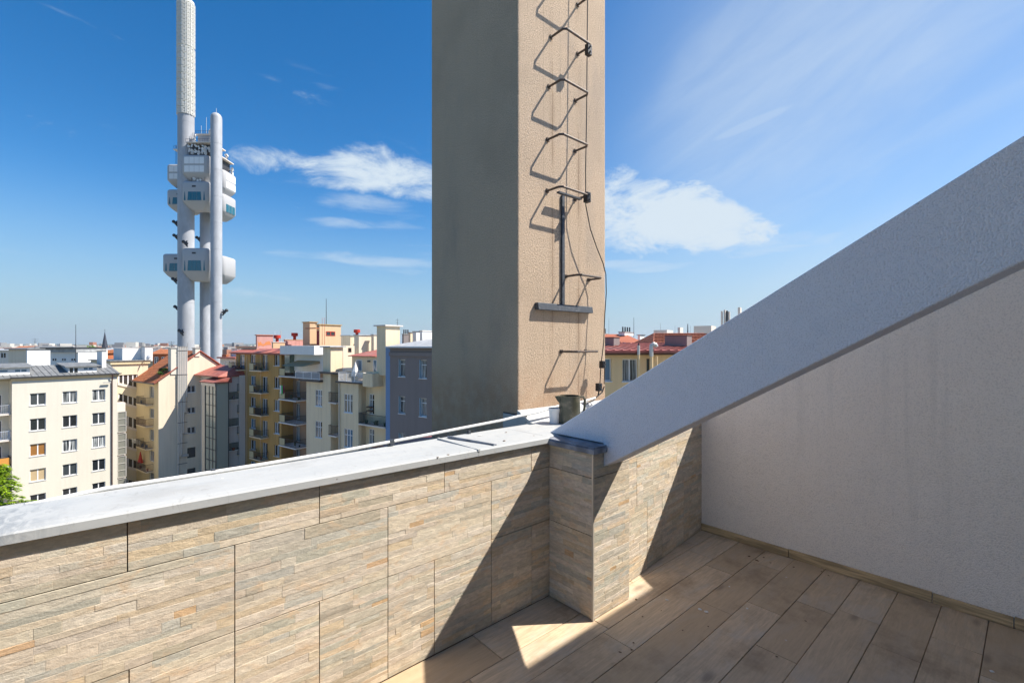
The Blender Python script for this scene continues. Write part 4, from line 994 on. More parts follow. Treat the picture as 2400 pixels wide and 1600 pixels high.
P = [(xs0, -.9, zf), (xs1, -.9, zf), (xs1, 4.2, zf), (xs0, 4.2, zf), (xs0 + 2.6, 2.2, zr_), (xs1 - 1.2, 2.2, zr_)]
rf4.add(P + [(p[0], p[1], p[2] - .14) for p in P[:4]], [(0, 1, 5, 4), (1, 2, 5), (2, 3, 4, 5), (3, 0, 4), (0, 6, 7, 1), (1, 7, 8, 2), (2, 8, 9, 3), (3, 9, 6, 0), (6, 9, 8, 7)])
obj('roof', rf4, M_RROOF, b4, F4.M)
FLi = Fac(505, 61.6, E2); li = thing('lift_shaft', FLi.o, 'free-standing glass and steel lift shaft with a red cap before the pale grey house', 'lift shaft')
lw = -FLi.s_at(473.5); zt5 = (HYP - 898) / FPX * 62; dl = 1.6
obj('glazing', MB().box(-lw + .06, -.06, .06, dl, GND, zt5), glass('glass_lift', (.40, .41, .33), .2), li, FLi.M)
fr = MB()
for x in (-lw, -lw * .76, -lw * .48, -lw * .22, 0): fr.box(x - .035, x + .035, 0, .07, GND, zt5)
z_ = zt5
while z_ > GND: fr.box(-lw, 0, -.005, .05, z_ - .04, z_ + .04); z_ -= 1.5
for y_ in (0, dl): fr.box(-.02, .05, y_, y_ + .07, GND, zt5)
obj('frame', fr, M_DARK, li, FLi.M)
obj('side_panel', MB().box(-lw - .01, -lw * .78, -.03, -.012, GND, zt5), M_CREAM2, li, FLi.M)
obj('cap', MB().prism([(-.3, zt5), (-.3, zt5 + .15), (dl + .4, zt5 + .75), (dl + .4, zt5)], -lw - .2, .2, 'x'), M_DROOF, li, FLi.M)
obj('fascia', MB().box(-lw - .05, .08, -.10, -.03, zt5 - .4, zt5), M_STEEL, li, FLi.M)
# small grey house with red roof behind, right of the tower foot
bk, Mk, z0k, z1k, lak, lbk = block('back_house', 516, 556, 560, 84, 841, 900, M_PALE, label='small grey house with barred windows and red roof edge right of the tower foot', cat='house')
obj('roof', MB().box(-lak - .3, .4, -.5, 3, z1k, z1k + .3), M_RROOF, bk, Mk)
fk = Fac(556, 84, E2)
for a_, c_ in ((528, 541), (543, 553)):
    window(fk, bk, fk.s_at(a_), fk.s_at(c_), fk.hit(a_, 858)[1], fk.hit(a_, 845)[1], 3, rec=-.05, sill=False)
block('chimney', 520, 530, 536, 87, 831, 842, M_TROOF, label='low orange chimney on the red roof edge right of the tower', cat='chimney')
block('chimney', 543, 556, 562, 88, 816, 842, M_WPAINT, label='white chimney with flat lid right of the tower', cat='chimney', cap=M_CONC)
# ------------------------------------------------------------------ ochre balcony building
F5 = Fac(657, 60.3, E2)
b5 = building('balcony_building', F5.o, 'ochre apartment building with six storeys of small balconies and a red roof edge')
z5 = (HYP - 828) / FPX * F5.dep(620)
s549 = F5.s_at(553); h5 = []; door5 = []
for px0, px1, yref0, yref1, kind_ in ((561, 573, 831, 852, 'd'), (586.5, 599, 830.5, 853, 'w'), (614, 627, 831, 855, 'd'), (642.5, 657 - 2, 830.5, 857, 'w')):
    D_ = F5.dep((px0 + px1) / 2)
    for k in range(6):
        zt_ = (HYP - yref0) / FPX * D_ - 3.0 * k; hh_ = (yref1 - yref0) / FPX * D_
        if kind_ == 'd': hh_ = 2.1
        h5.append((F5.s_at(px0), F5.s_at(px1), zt_ - hh_, zt_)); door5.append(kind_)
s718 = F5.s_at(692)
hl = []
for k in range(6):
    z_ = z5 - .25 - 3.0 * k; hl.append((F5.s_at(664), s718 - .1, z_ - 2.55, z_))
mb = MB(); holed(mb, s549, 0.25, GND, z5, h5, .25)
mb.quad((s549, .5, GND), (.25, .5, GND), (.25, .5, z5), (s549, .5, z5)); mb.box(s549, .25, .5, 7, GND, z5, skip=('-y',))
mb.quad((s549, 0, GND), (s549, .5, GND), (s549, .5, z5), (s549, 0, z5)); mb.quad((.25, 0, GND), (.25, .5, GND), (.25, .5, z5), (.25, 0, z5))
obj('wall', mb, M_OCHRE, b5, F5.M)
FB5 = F5.shift(0, 1.6)
hb = []
for k in range(6): hb.append((.9, 1.9, z5 - 2.7 - 3.0 * k, z5 - .6 - 3.0 * k))
mb = MB(); holed(mb, .25, s718 + 3.5, GND, z5, hb, .2); mb.quad((.25, .4, GND), (s718 + 3.5, .4, GND), (s718 + 3.5, .4, z5), (.25, .4, z5))
obj('wall', mb, facade_mat('brown_render', (.38, .26, .18), .3), b5, FB5.M)
for h_ in hb: window(FB5, b5, *h_, 2, g=GL[2], name='balcony_door', sill=False)
for h_, k_ in zip(h5, door5): window(F5, b5, *h_, 2, sill=(k_ == 'w'), name='window' if k_ == 'w' else 'balcony_door')
P1 = mat('yellow_panel', (.55, .47, .28), .8)
ba, bb = F5.s_at(557), F5.s_at(575); bc, bd = F5.s_at(603), F5.s_at(629.5)
pb_dark = mat('black_screen', (.02, .02, .02), .8)
for k in range(6):
    zd = h5[k][2] - .02
    balcony(F5, b5, ba - .6, bb, zd, 1.0, M_BEIGE, panel=[(.02, .35, P1)] if k < 2 else [(.0, .5, pb_dark)] if k == 2 else None)
    zd = h5[12 + k][2] - .02
    balcony(F5, b5, bc - .2, bd, zd, 1.0, M_BEIGE, panel=[(.02, .36, P1)] + ([(.5, .99, pb_dark)] if k in (2,) else []))
    zd = z5 - 2.85 - 3.0 * k
    balcony(FB5, b5, .27, s718 - .1 + .9, zd, 2.0, M_WPAINT, panel=[(.06, .36, P1)], step=.12)
obj('roof', MB().prism([(-.7, z5 - .02), (-.7, z5 + .1), (1.6, z5 + .62), (7, z5 + .62), (7, z5 - .02)], s549 - .7, s718 + .6, 'x'), M_RROOF, b5, F5.M)
obj('eave_board', MB().box(s549 - .5, s718, -.5, -.003, z5 - .16, z5 - .03), M_DROOF, b5, F5.M)
bcol = MB()
for s_ in (s549 + .5, F5.s_at(611), F5.s_at(579)): bcol.box(s_ - .06, s_ + .06, -.06, -.003, GND, z5 - .2)
o = obj('pilaster_strip', bcol, M_PEACH, b5, F5.M); o['kind'] = 'stuff'
ll = thing('laundry', FB5.M @ Vector((1, -1.9, z5 - 4.4)), 'green and white washing on the second balcony of the recessed bay', 'laundry')
for i, m_ in enumerate((M_WPAINT, mat('green_cloth', (.05, .42, .12), .8), mat('maroon_cloth', (.18, .02, .05), .8))):
    x = .75 + i * .35
    obj('garment', MB().add([(x, -2.05, z5 - 5.2 - .2 * (i == 1)), (x + .3, -2.0, z5 - 5.0), (x + .33, -2.05, z5 - 4.1), (x - .08, -2.05, z5 - 4.05), (x + .1, -2.12, z5 - 4.6)], [(0, 1, 4), (1, 2, 4), (2, 3, 4), (3, 0, 4)]), m_, ll, FB5.M)
obj('line', MB().box(.6, 2.2, -2.06, -2.04, z5 - 4.07, z5 - 4.04), M_DARK, ll, FB5.M)
# on its roof
block('roof_parapet', 554, 601, 603, 66, 811, 818, M_PEACH, label='low peach parapet on the red roof edge next to the cracked pink chimney', cat='parapet')
cp_, Mc, z0c, z1c, lac, lbc = block('chimney', 600, 602, 640, 61.5, 784, 817, M_PINK, label='broad pink chimney wall with plaster flaked off to orange brick', cat='chimney', cap=M_BRICK, cap_h=.1, over=.1)
FC = Fac(602, 61.5, E1)
patch = MB(); cc = [(604, 798), (607, 803), (611, 800), (614, 806), (619, 806), (622, 802), (627, 800), (631, 799), (634, 803), (635, 808), (625, 808), (617, 811), (610, 809), (605, 812)]
patch.add([Vector((*FC.hit(*c_)[:1], -.012, FC.hit(*c_)[1])) for c_ in cc], [tuple(range(len(cc)))])
obj('exposed_brick', patch, mat('exposed_brick', (.62, .24, .09), .9), cp_, FC.M)
block('chimney', 638, 640, 668, 60.0, 801, 816, M_PEACH, label='squat cream chimney under the nearer red cowl', cat='chimney', cap=M_PALE, cap_h=.08, over=.06)
block('roof_wall', 666, 668, 710, 63, 795, 815, M_PINK, label='low pink roof wall between the two red cowls', cat='wall', cap=M_PEACH, cap_h=.08, over=.05)
def cowl(px, ytop, ybot, D, label, w=.42):
    zt_, zb_ = (HYP - ytop) / FPX * D, (HYP - ybot) / FPX * D; h = zt_ - zb_; p = wv(uv(px) * D, D)
    t_ = thing('roof_cowl', (p.x, p.y, EYE + zb_), label, 'roof cowl', 'red ventilation cowls on the roofs'); M_ = Matrix.Translation((p.x, p.y, EYE))
    obj('drum', MB().lathe((0, 0), [(w * .9, zb_ + h * .52), (w, zb_ + h * .55), (w, zt_ - .02), (w * .92, zt_)], 20), M_REDM, t_, M_, smooth=True)
    obj('neck', MB().lathe((0, 0), [(w * .5, zb_), (w * .42, zb_ + h * .3), (w * .55, zb_ + h * .52)], 14), M_REDM, t_, M_, smooth=True)
cowl(649.5, 785, 801, 59.5, 'round red cowl standing on the squat cream chimney')
cowl(690.5, 780, 796, 63, 'round red cowl rising behind the low pink roof wall')
cowl(836.5, 772, 788, 62, 'round red cowl between the grey box and the striped chimney wall')
def mast(px, y0__, y1__, D, label, r_=.035, m_=None, arms=0):
    zt_, zb_ = (HYP - y0__) / FPX * D, (HYP - y1__) / FPX * D; p = wv(uv(px) * D, D)
    t_ = thing('antenna_mast', (p.x, p.y, EYE + zb_), label, 'antenna'); M_ = Matrix.Translation((p.x, p.y, EYE))
    obj('pole', MB().cyl((0, 0), r_, zb_, zt_, 6, r_ * .6), m_ or M_DARK, t_, M_)
    if arms:
        mb = MB()
        for i in range(arms):
            z_ = zt_ - (zt_ - zb_) * (.12 + .14 * i); mb.box(-.5 + .1 * i, .5 - .1 * i, -.012, .012, z_, z_ + .03)
        o = obj('aerial', mb, M_DARK, t_, M_ @ Matrix.Rotation(.6, 4, 'Z'))
mast(82, 792, 816, 75, 'short roof aerial with cross arms over the pale building at the left', .03, arms=3)
mast(177.6, 760, 848, 72, 'tall thin mast beside the white modern house', .05)
mast(402, 799, 817, 66, 'small aerial on the cream chimney beside the steel flues', .025, arms=3)
mast(440, 803, 822, 70, 'thin hooked pole left of the gable chimney', .02)
for px, yt, yb_, l_ in ((755.2, 744, 808, 'thin red pole in front of the cream roof hut, left one'), (760.8, 744, 808, 'thin red pole in front of the cream roof hut, middle one')): mast(px, yt, yb_, 60, l_, .028, M_REDM)
mast(764.6, 700, 762, 63, 'tall dark mast on the cream roof hut with the red door', .05)
mast(644.5, 776, 801, 61, 'slim white pole left of the nearer red cowl', .03, M_FRAME); mast(658.5, 773, 801, 61, 'slim steel flue right of the nearer red cowl', .06, M_STEEL)
mast(931.5, 746, 786, 62, 'television aerial behind the big cream chimney stack', .035, arms=4)
# cream roof hut with red door
D6 = 62
h1, Mh, z0h, z1h, lah, lbh = block('roof_hut', 710, 726, 743, D6, 753.5, 812, M_PEACH, label='cream roof hut with a red door and a window band, left tower higher', cat='roof hut', cap=M_OCHRE, cap_h=.1, over=.12)
M2 = frame(wv(uv(749) * 60.5, 60.5), E2, None); l2a, l2b = block_lens(742, 749, 799, 60.5); zt_ = (HYP - 761) / FPX * 60.5
w2 = obj('wall', MB().box(-l2a, 0, 0, l2b, -.25, zt_), M_PEACH, h1, M2); obj('cap', MB().box(-l2a - .12, .12, -.12, l2b + .12, zt_, zt_ + .1), M_OCHRE, w2, M2)
fh = Fac(749, 60.5, E1)
wd_ = window(fh, h1, fh.s_at(764), fh.s_at(785.5), fh.hit(775, 787)[1], fh.hit(775, 776.5)[1], 2, M_REDM, GL[1], rec=-.03, sill=False)
obj('door', MB().box(-.62, -.12, -.03, -.003, -.0, 1.85), mat('dark_red_door', (.20, .012, .02), .5), h1, M2)
obj('canopy', MB().box(-2.4, -.02, -.55, 0, 2.15, 2.26), M_TROOF, h1, M2)
g1, Mg, *_ = block('roof_hut', 799, 821, 830, 58, 785, 810, M_BEIGE, label='plain grey-beige box on the roof right of the cream roof hut', cat='roof hut', cap=M_LROOF, cap_h=.1, over=.1)
# ------------------------------------------------------------------ beige row with terraces (right of the ochre house)
F6 = Fac(735, 49.6, E2)
b6 = building('apartment_building', F6.o, 'beige apartment building with tall windows, two roof terraces and an iron-railed balcony')
def z6(px, y): return F6.hit(px, y)[1]
s718, s757, s775, s795, s840, s902 = [F6.s_at(v) for v in (718, 757, 775, 795, 840, 903)]
zT = z6(740, 894)
wA = [(F6.s_at(739), F6.s_at(755), z6(747, 952) - 3.35 * k, z6(747, 913) - 3.35 * k) for k in range(4)]
mb = MB(); holed(mb, s718, s775, GND, zT, wA, .12); mb.box(s718, s775, .35, 8, GND, zT, skip=()); mb.quad((s718, 0, GND), (s718, .35, GND), (s718, .35, zT), (s718, 0, zT)); mb.quad((s775, 0, GND), (s775, .35, GND), (s775, .35, zT), (s775, 0, zT))
obj('wall', mb, M_BEIGE, b6, F6.M)
obj('wall', MB().box(s757, s775, -.003, .9, zT, z6(765, 872)), M_BEIGE, b6, F6.M)
for h_ in wA: window(F6, b6, *h_, 3, trans=.64, rec=.05)
FR = F6.shift(0, 1.5)
zR_ = z6(785, 872)
wR = [(FR.s_at(786.5), FR.s_at(797), FR.hit(790, 908)[1] - 3.4 * k, FR.hit(790, 889)[1] - 3.4 * k) for k in range(4)]
mb = MB(); holed(mb, s775, s795, GND, zR_, wR, .2); mb.quad((s775, .4, GND), (s795 + .5, .4, GND), (s795 + .5, .4, zR_), (s775, .4, zR_)); obj('wall', mb, M_YELL, b6, FR.M)
for h_ in wR: window(FR, b6, *h_, 1, M_BRFR, GL[0], sill=False)
for k in range(4): balcony(F6, b6, s775 + .05, s795 - .05, z6(785, 942) - 3.4 * k, -.02 + .35, M_PALE, M_PIPE, step=.12, clutter=False); obj('balcony_floor', MB().box(s775, s795, .33, 1.6, z6(785, 942) - 3.4 * k - .12, z6(785, 942) - 3.4 * k), M_PALE, b6, F6.M)
wB = [(F6.s_at(806.5), F6.s_at(826.5), z6(817, 967) - 3.5 * k, z6(817, 923) - 3.5 * k) for k in range(4)]
wC = [(F6.s_at(864), F6.s_at(876), z6(870, 970) - 3.5 * k, z6(870, 924) - 3.5 * k) for k in range(4)]
zB = z6(815, 897)
mb = MB(); holed(mb, s795, s840, GND, zB, wB, .12); mb.box(s795, s840, .35, 6, GND, zB)
mb.quad((s795, 0, GND), (s795, 1.9, GND), (s795, 1.9, zB), (s795, 0, zB)); mb.quad((s840, 0, GND), (s840, 1.4, GND), (s840, 1.4, zB), (s840, 0, zB))
obj('wall', mb, M_BEIGE, b6, F6.M)
for h_ in wB: window(F6, b6, *h_, 3, trans=.66, rec=.05)
FC6 = F6.shift(0, .9)
wC = [(FC6.s_at(865), FC6.s_at(877), FC6.hit(870, 971)[1] - 3.45 * k, FC6.hit(870, 923)[1] - 3.45 * k) for k in range(4)]
zC = z6(870, 872)
mb = MB(); holed(mb, s840, s902 + .15, GND, zC, wC, .15); mb.quad((s840, .4, GND), (s902 + .15, .4, GND), (s902 + .15, .4, zC), (s840, .4, zC)); obj('wall', mb, facade_mat('warm_beige_render', (.78, .64, .43), .3), b6, FC6.M)
for h_ in wC: window(FC6, b6, *h_, 2, trans=.72, rec=.06, name='balcony_door', sill=False)
for k in range(4): balcony(FC6, b6, s840 + .1, s902 + .0, FC6.hit(870, 990)[1] - 3.45 * k, 1.0, M_PALE, M_DARK, step=.12)
obj('flower_box', MB().box(F6.s_at(846), F6.s_at(857), .62, .88, z6(850, 957), z6(850, 954)), M_BRFR, b6, F6.M)
obj('flower_box', MB().box(F6.s_at(846), F6.s_at(857), .62, .88, z6(850, 966), z6(850, 963)), M_BRFR, b6, F6.M)
obj('downpipe', MB().cyl((s795 + .12, -.09), .07, GND, zB - .1, 8), M_STEEL, b6, F6.M)
# terraces, penthouses and stacks above
def rail_line(parent, fac, pa, pb, yt, yb_, inset=0.0, m_=None, backed=None):
    s0, s1 = fac.s_at(pa), fac.s_at(pb); z0_, z1_ = fac.hit((pa + pb) / 2, yb_)[1], fac.hit((pa + pb) / 2, yt)[1]
    mb = MB(); n = int((s1 - s0) / .13)
    for i in range(n + 1):
        x = s0 + (s1 - s0) * i / n; mb.box(x - .012, x + .012, inset, inset + .024, z0_, z1_)
    for z_ in (z0_ + .08, z1_): mb.box(s0, s1, inset - .01, inset + .035, z_ - .03, z_ + .03)
    for i in range(4): x = s0 + (s1 - s0) * i / 3; mb.box(x - .03, x + .03, inset, inset + .04, z0_, z1_)
    r_ = obj('railing', mb, m_ or M_FRAME, parent, fac.M)
    if backed: obj('screen', MB().box(s0, s1, inset + .04, inset + .06, z0_ + .05, z1_ - .04), backed, r_, fac.M)
obj('terrace_edge', MB().box(s718 - .8, s757 - .002, -.45, 8, zT, zT + .2), M_DARK, b6, F6.M)
rail_line(b6, F6, 699, 756, 871, 888, -.35, backed=mat('grey_screen', (.16, .16, .18), .8))
obj('terrace_edge', MB().box(s795 - .1, F6.s_at(857), -.35, 1.0, zB, zB + .16), M_DARK, b6, F6.M)
rail_line(b6, F6, 799, 856, 873, 896, -.28, m_=M_FRAME)
obj('terrace_wall', MB().box(F6.s_at(857), F6.s_at(880), -.35, .9, z6(860, 905), z6(860, 874)), M_BEIGE, b6, F6.M)
obj('slab', MB().box(s757 - .5, s795 + .2, -.35, 1.3, z6(765, 875), z6(765, 871)), M_DARK, b6, F6.M)
ph, Mp, *_ = block('penthouse', 711, 757, 776, 53, 832, 872, M_WPAINT, label='white penthouse with deep fascia band above the screened roof terrace', cat='penthouse', a=6.0, b=3)
obj('fascia', MB().box(-6.9, .3, -1.3, 3, (HYP - 831) / FPX * 53, (HYP - 810) / FPX * 53), M_WPAINT, ph, Mp)
obj('glazed_corner', MB().box(-7.1, -6.0, -.6, 1.5, -3.4, (HYP - 833) / FPX * 53), glass('glass_green', (.12, .17, .14), .12), ph, Mp)
obj('awning', MB().prism([(-2.1, (HYP - 858) / FPX * 53), (-.002, (HYP - 846) / FPX * 53), (-.002, (HYP - 852) / FPX * 53)], -5.2, -.6, 'x'), mat('tan_awning', (.40, .30, .17), .8), ph, Mp)
st, Ms, *_ = block('chimney', 757, 775, 803, 48.2, 811, 871, M_BEIGE, label='wide beige chimney stack with a flat grey slab above the terrace corner', cat='chimney', cap=M_LROOF, cap_h=.12, over=.25)
block('roof_wall', 802, 804, 831, 52.5, 810, 862, M_CREAM2, label='cream roof wall with one small square window beside the grey-slabbed stack', cat='wall')
fw = Fac(804, 52.5, E1); ow = window(fw, bpy.data.objects['roof_wall'], fw.s_at(816), fw.s_at(823.5), fw.hit(820, 825)[1], fw.hit(820, 815)[1], 1, M_BRFR, GL[0], rec=-.03, sill=False)
pw, Mw, z0w, z1w, law, lbw = block('penthouse', 825, 884, 886, 46.6, 836, 874, M_BEIGE, label='beige penthouse with a red sheet roof behind the railed terrace', cat='penthouse', b=4)
fp = Fac(884, 46.6, E2)
window(fp, pw, fp.s_at(835), fp.s_at(849), fp.hit(842, 869)[1], fp.hit(842, 843)[1], 1, M_FRAME, GL[4], rec=-.03, sill=False, name='terrace_door')
window(fp, pw, fp.s_at(875), fp.s_at(883.5), fp.hit(879, 872)[1], fp.hit(879, 843)[1], 1, M_FRAME, GL[4], rec=-.03, sill=False, name='terrace_door')
obj('wall_lamp', MB().box(fp.s_at(864), fp.s_at(868), -.2, 0, fp.hit(866, 848)[1], fp.hit(866, 845)[1]), M_DARK, pw, fp.M)
obj('roof', MB().prism([(-.3, z1w), (-.3, z1w + .07), (4, z1w + .75), (4, z1w)], -law - .3, .1, 'x'), M_RROOF, pw, Mw)
block('chimney', 883, 904, 926, 43.6, 761, 880, M_BEIGE, label='tall big cream chimney stack with stained plaster between beige and slate houses', cat='chimney', cap=M_PALE, cap_h=.12, over=.22, b=1.75)
block('chimney_wall', 830, 841, 871, 54, 784, 835, M_CREAM2, label='streaked cream chimney wall with iron ladder behind the red-roofed penthouse', cat='chimney', cap=M_LROOF, cap_h=.1, over=.08)
block('chimney_wall', 870, 876, 885, 54.5, 783, 828, M_CREAM2, label='narrow streaked chimney wall touching the tall big cream stack', cat='chimney', cap=M_LROOF, cap_h=.1, over=.08)
block('chimney', 829, 832, 838, 55, 806, 824, M_TROOF, label='short orange brick stub left of the streaked chimney wall', cat='chimney')
pz = thing('parasol', F6.M @ Vector((F6.s_at(815), .8, zB)), 'closed white parasol on the railed roof terrace', 'parasol')
xa = F6.s_at(817); zz0, zz1 = zB + .75, z6(817, 848)
obj('canopy', MB().lathe((xa, .8), [(.42, zz0 - .1), (.34, zz0 + .4), (.12, zz1 - .35), (.02, zz1)], 9), mat('white_canvas', (.75, .74, .71), .85), pz, F6.M)
obj('pole', MB().cyl((xa, .8), .03, zB + .16, zz0, 6), M_STEEL, pz, F6.M)
# ------------------------------------------------------------------ slate house
F7 = Fac(914, 42.6, E2)
b7 = building('apartment_building', F7.o, 'slate grey house with tall white windows and a light sheet roof beside the big chimney')
s0_, s1_ = 0, F7.s_at(1045); z7 = F7.hit(950, 815)[1]
w7 = []
for pa, pb, ya, yb_ in ((934.5, 949.5, 842, 882), (983, 1000, 843, 886)):
    for k in range(4):
        D_ = F7.dep(pa); w7.append((F7.s_at(pa), F7.s_at(pb), (HYP - yb_) / FPX * D_ - 3.35 * k, (HYP - ya) / FPX * D_ - 3.35 * k))
mb = MB(); holed(mb, s0_, s1_, GND, z7, w7, .3); mb.quad((s0_, .5, GND), (s1_, .5, GND), (s1_, .5, z7), (s0_, .5, z7)); mb.box(s0_, s1_, .5, 9, GND, z7, skip=('-y',))
mb.quad((s1_, 0, GND), (s1_, .5, GND), (s1_, .5, z7), (s1_, 0, z7))
obj('wall', mb, M_SLATE, b7, F7.M)
for h_ in w7:
    window(F7, b7, *h_, 1, g=RN.choice([GL[5], GL[2]]), trans=.72, rec=.18)
    obj('reveal', MB().box(h_[0] + .002, h_[0] + .05, .0, .17, h_[2], h_[3]), mat('blue_grey_reveal', (.30, .42, .50), .7), b7, F7.M)
obj('side_strip', MB().box(F7.s_at(903), -.002, .05, .9, GND, F7.hit(908, 812)[1]), M_BLUE, b7, F7.M)
obj('cornice', MB().box(0, s1_, -.3, -.003, z7 - .02, z7 + .1).box(0, s1_, -.14, -.003, z7 - .75, z7 - .4), M_SLATE, b7, F7.M)
obj('gutter', MB().box(-.1, s1_, -.5, -.3, z7 + .02, z7 + .12), M_FRAME, b7, F7.M)
obj('roof', MB().prism([(-.42, z7 + .14), (5, z7 + .85), (9, z7 + .85), (9, z7 + .1), (-.42, z7 + .1)], -.1, s1_, 'x'), M_LROOF, b7, F7.M)
block('chimney', 967, 975.5, 990, 47.5, 776, 808, M_WPAINT, label='white chimney with slate-blue shadow side on the light sheet roof', cat='chimney', cap=M_DARK, cap_h=.06, over=.05)
block('chimney', 984, 990, 1030, 46.5, 774, 806, M_WPAINT, label='broad white roof block beside the plastered chimney edge', cat='roof block', cap=M_PALE, cap_h=.08, over=.06)
block('chimney', 959, 962, 967, 50, 778, 806, M_BEIGE, label='thin beige chimney left of the white ones on the light sheet roof', cat='chimney', cap=M_CONC, cap_h=.08, over=.06)
def potted(name_, pL, pC, pR, D, y0__, y1__, m_, n, label, m_pot=None):
    c_, Mx, z0_, z1_, la, lb = block(name_, pL, pC, pR, D, y0__, y1__, m_, label=label, cat='chimney', cap=M_CONC, cap_h=.08, over=.06)
    for i in range(n):
        y_ = lb * (i + .5) / n; obj('chimney_pot', MB().cyl((-la / 2, y_), .10, z1_, z1_ + .62, 8, .085), m_pot or M_DARK, c_, Mx)
potted('chimney', 924, 927, 937, 66, 783, 812, M_BRICK, 3, 'brick chimney with three dark pots right of the tall big cream stack')
potted('chimney', 943, 946, 960, 66, 782, 812, M_SLATE, 3, 'grey chimney with three dark pots left of the thin beige chimney')
Ft = Fac(918, 60, E1)
rh = thing('tiled_roof_house', Ft.o, 'bright orange tiled roof showing behind the slate grey house', 'house')
obj('roof', MB().prism([(-.5, -.35), (4.5, 1.05), (4.5, .9), (-.5, -.5)], -2, 8, 'x'), M_TROOF, rh, F7.shift(0, 17).M)
obj('wall', MB().box(-2, 8, 0, 4.4, GND, -.5), M_CREAM, rh, F7.shift(0, 17).M)
# ------------------------------------------------------------------ gold house with red roof, right of the chimney
F8 = Fac(1419, 31, (1, .12))
b8 = building('apartment_building', F8.o, 'gold coloured house with red sheet roof between the chimney and the sloping beam')
z8 = F8.hit(1430, 826)[1]; w8 = []
for pa, pb, ya, yb_ in ((1404, 1433, 840, 893), (1459, 1495, 841, 894), (1516, 1526, 840, 890)):
    w8.append((F8.s_at(pa), F8.s_at(pb), F8.hit((pa + pb) / 2, yb_)[1], F8.hit((pa + pb) / 2, ya)[1]))
mb = MB(); sa, se = F8.s_at(1340), F8.s_at(1800); holed(mb, sa, se, GND, z8, w8, .25); mb.quad((sa, .5, GND), (se, .5, GND), (se, .5, z8), (sa, .5, z8)); mb.box(sa, se, .5, 8, GND, z8, skip=('-y',))
obj('wall', mb, M_GOLD, b8, F8.M)
window(F8, b8, *w8[0], 1, g=GL[4]); window(F8, b8, *w8[1], 2, g=GL[2]); window(F8, b8, *w8[2], 1, M_BRFR, GL[0])
obj('roof', MB().prism([(-.6, z8 + .05), (-.6, z8 + .16), (7.5, z8 + .68), (8, z8 + .68), (8, z8 + .05)], sa, se, 'x'), M_RROOF, b8, F8.M)
seams(b8, F8.M, sa, se, -.58, z8 + .16, 7.5, z8 + .68, M_DROOF, .55)
obj('gutter', MB().box(sa, se, -.78, -.62, z8 - .02, z8 + .1), M_DROOF, b8, F8.M)
obj('eave_board', MB().box(sa, se, -.5, -.003, z8 - .16, z8 + .04), M_BRFR, b8, F8.M)
c8, M8, *_ = block('chimney', 1402, 1438.5, 1446, 35, 789.5, 812, M_SLATE, label='low grey chimney with a pale side on the red sheet roof', cat='chimney', cap=M_BRFR, cap_h=.05, over=.04, b=1.2)
c9, M9, *_ = block('chimney', 1558, 1610, 1616, 34.5, 785, 811, M_SLATE, label='wide grey chimney before the patterned red tiles', cat='chimney', cap=M_BRFR, cap_h=.05, over=.04, b=1.5)
v1 = F8.shift(0, -.9)
fl1 = thing('flue', v1.M @ Vector((v1.s_at(1497), 0, z8 - 1)), 'slim steel flue with a dark tip in front of the red roof', 'flue')
s_ = v1.s_at(1497); obj('pipe', MB().cyl((s_, 0), .085, v1.hit(1497, 870)[1] - 1, v1.hit(1497, 831)[1], 10), M_GOLD, fl1, v1.M); obj('pipe', MB().cyl((s_, 0), .095, v1.hit(1497, 831)[1], v1.hit(1497, 809)[1], 10), M_STEEL, fl1, v1.M, smooth=True); obj('tip', MB().cyl((s_, 0), .05, v1.hit(1497, 809)[1], v1.hit(1497, 804)[1], 8), M_DARK, fl1, v1.M)
fl2 = thing('flue', v1.M @ Vector((v1.s_at(1527), 0, z8 - 1)), 'fat steel flue with an elbow turned to the right', 'flue')
s_ = v1.s_at(1527); z_a, z_b, z_c = v1.hit(1527, 870)[1] - 1, v1.hit(1527, 835)[1], v1.hit(1527, 813)[1]
obj('pipe', MB().tube([(s_, 0, z_b), (s_, 0, z_c), (s_ + .04, 0, z_c + .12), (s_ + .15, 0, z_c + .2), (s_ + .28, 0, z_c + .16), (s_ + .36, 0, z_c + .02)], .135, 12), M_STEEL, fl2, v1.M, smooth=True)
obj('pipe', MB().cyl((s_, 0), .12, z_a, z_b, 10), M_GOLD, fl2, v1.M); obj('pipe', MB().cyl((s_ + .38, 0), .07, z_a, z_b + .0, 8), M_GOLD, fl2, v1.M)
def roofhouse(pa, pb, pc, pd, ytop, ybase, D, m_, label, wall=M_CREAM):
    f = Fac(pa, D, (1, 0)); A_, Bx, Cx, Dx = [f.s_at(v) for v in (pa, pb, pc, pd)]; zt_, zb_ = f.hit(pa, ytop)[1], f.hit(pa, ybase)[1]
    t_ = thing('tiled_roof_house', f.o, label, 'house')
    mb = MB(); dd = 5
    mb.add([(A_, 0, zb_), (Dx, 0, zb_), (Dx, dd * 2, zb_), (A_, dd * 2, zb_), (Bx, dd, zt_), (Cx, dd, zt_)], [(0, 1, 5, 4), (1, 2, 5), (2, 3, 4, 5), (3, 0, 4), (0, 3, 2, 1)])
    r_ = obj('roof', mb, m_, t_, f.M); obj('wall', MB().box(A_ + .3, Dx - .3, .3, dd * 2 - .3, GND, zb_ - .01), wall, t_, f.M); return t_, f, r_
t1, f1_, r1_ = roofhouse(1380, 1424, 1492, 1530, 780.5, 812, 52, mat('smooth_clay_tiles', (.40, .14, .085), .85, .15), 'smooth red tiled hipped roof with two skylights behind the low grey chimney')
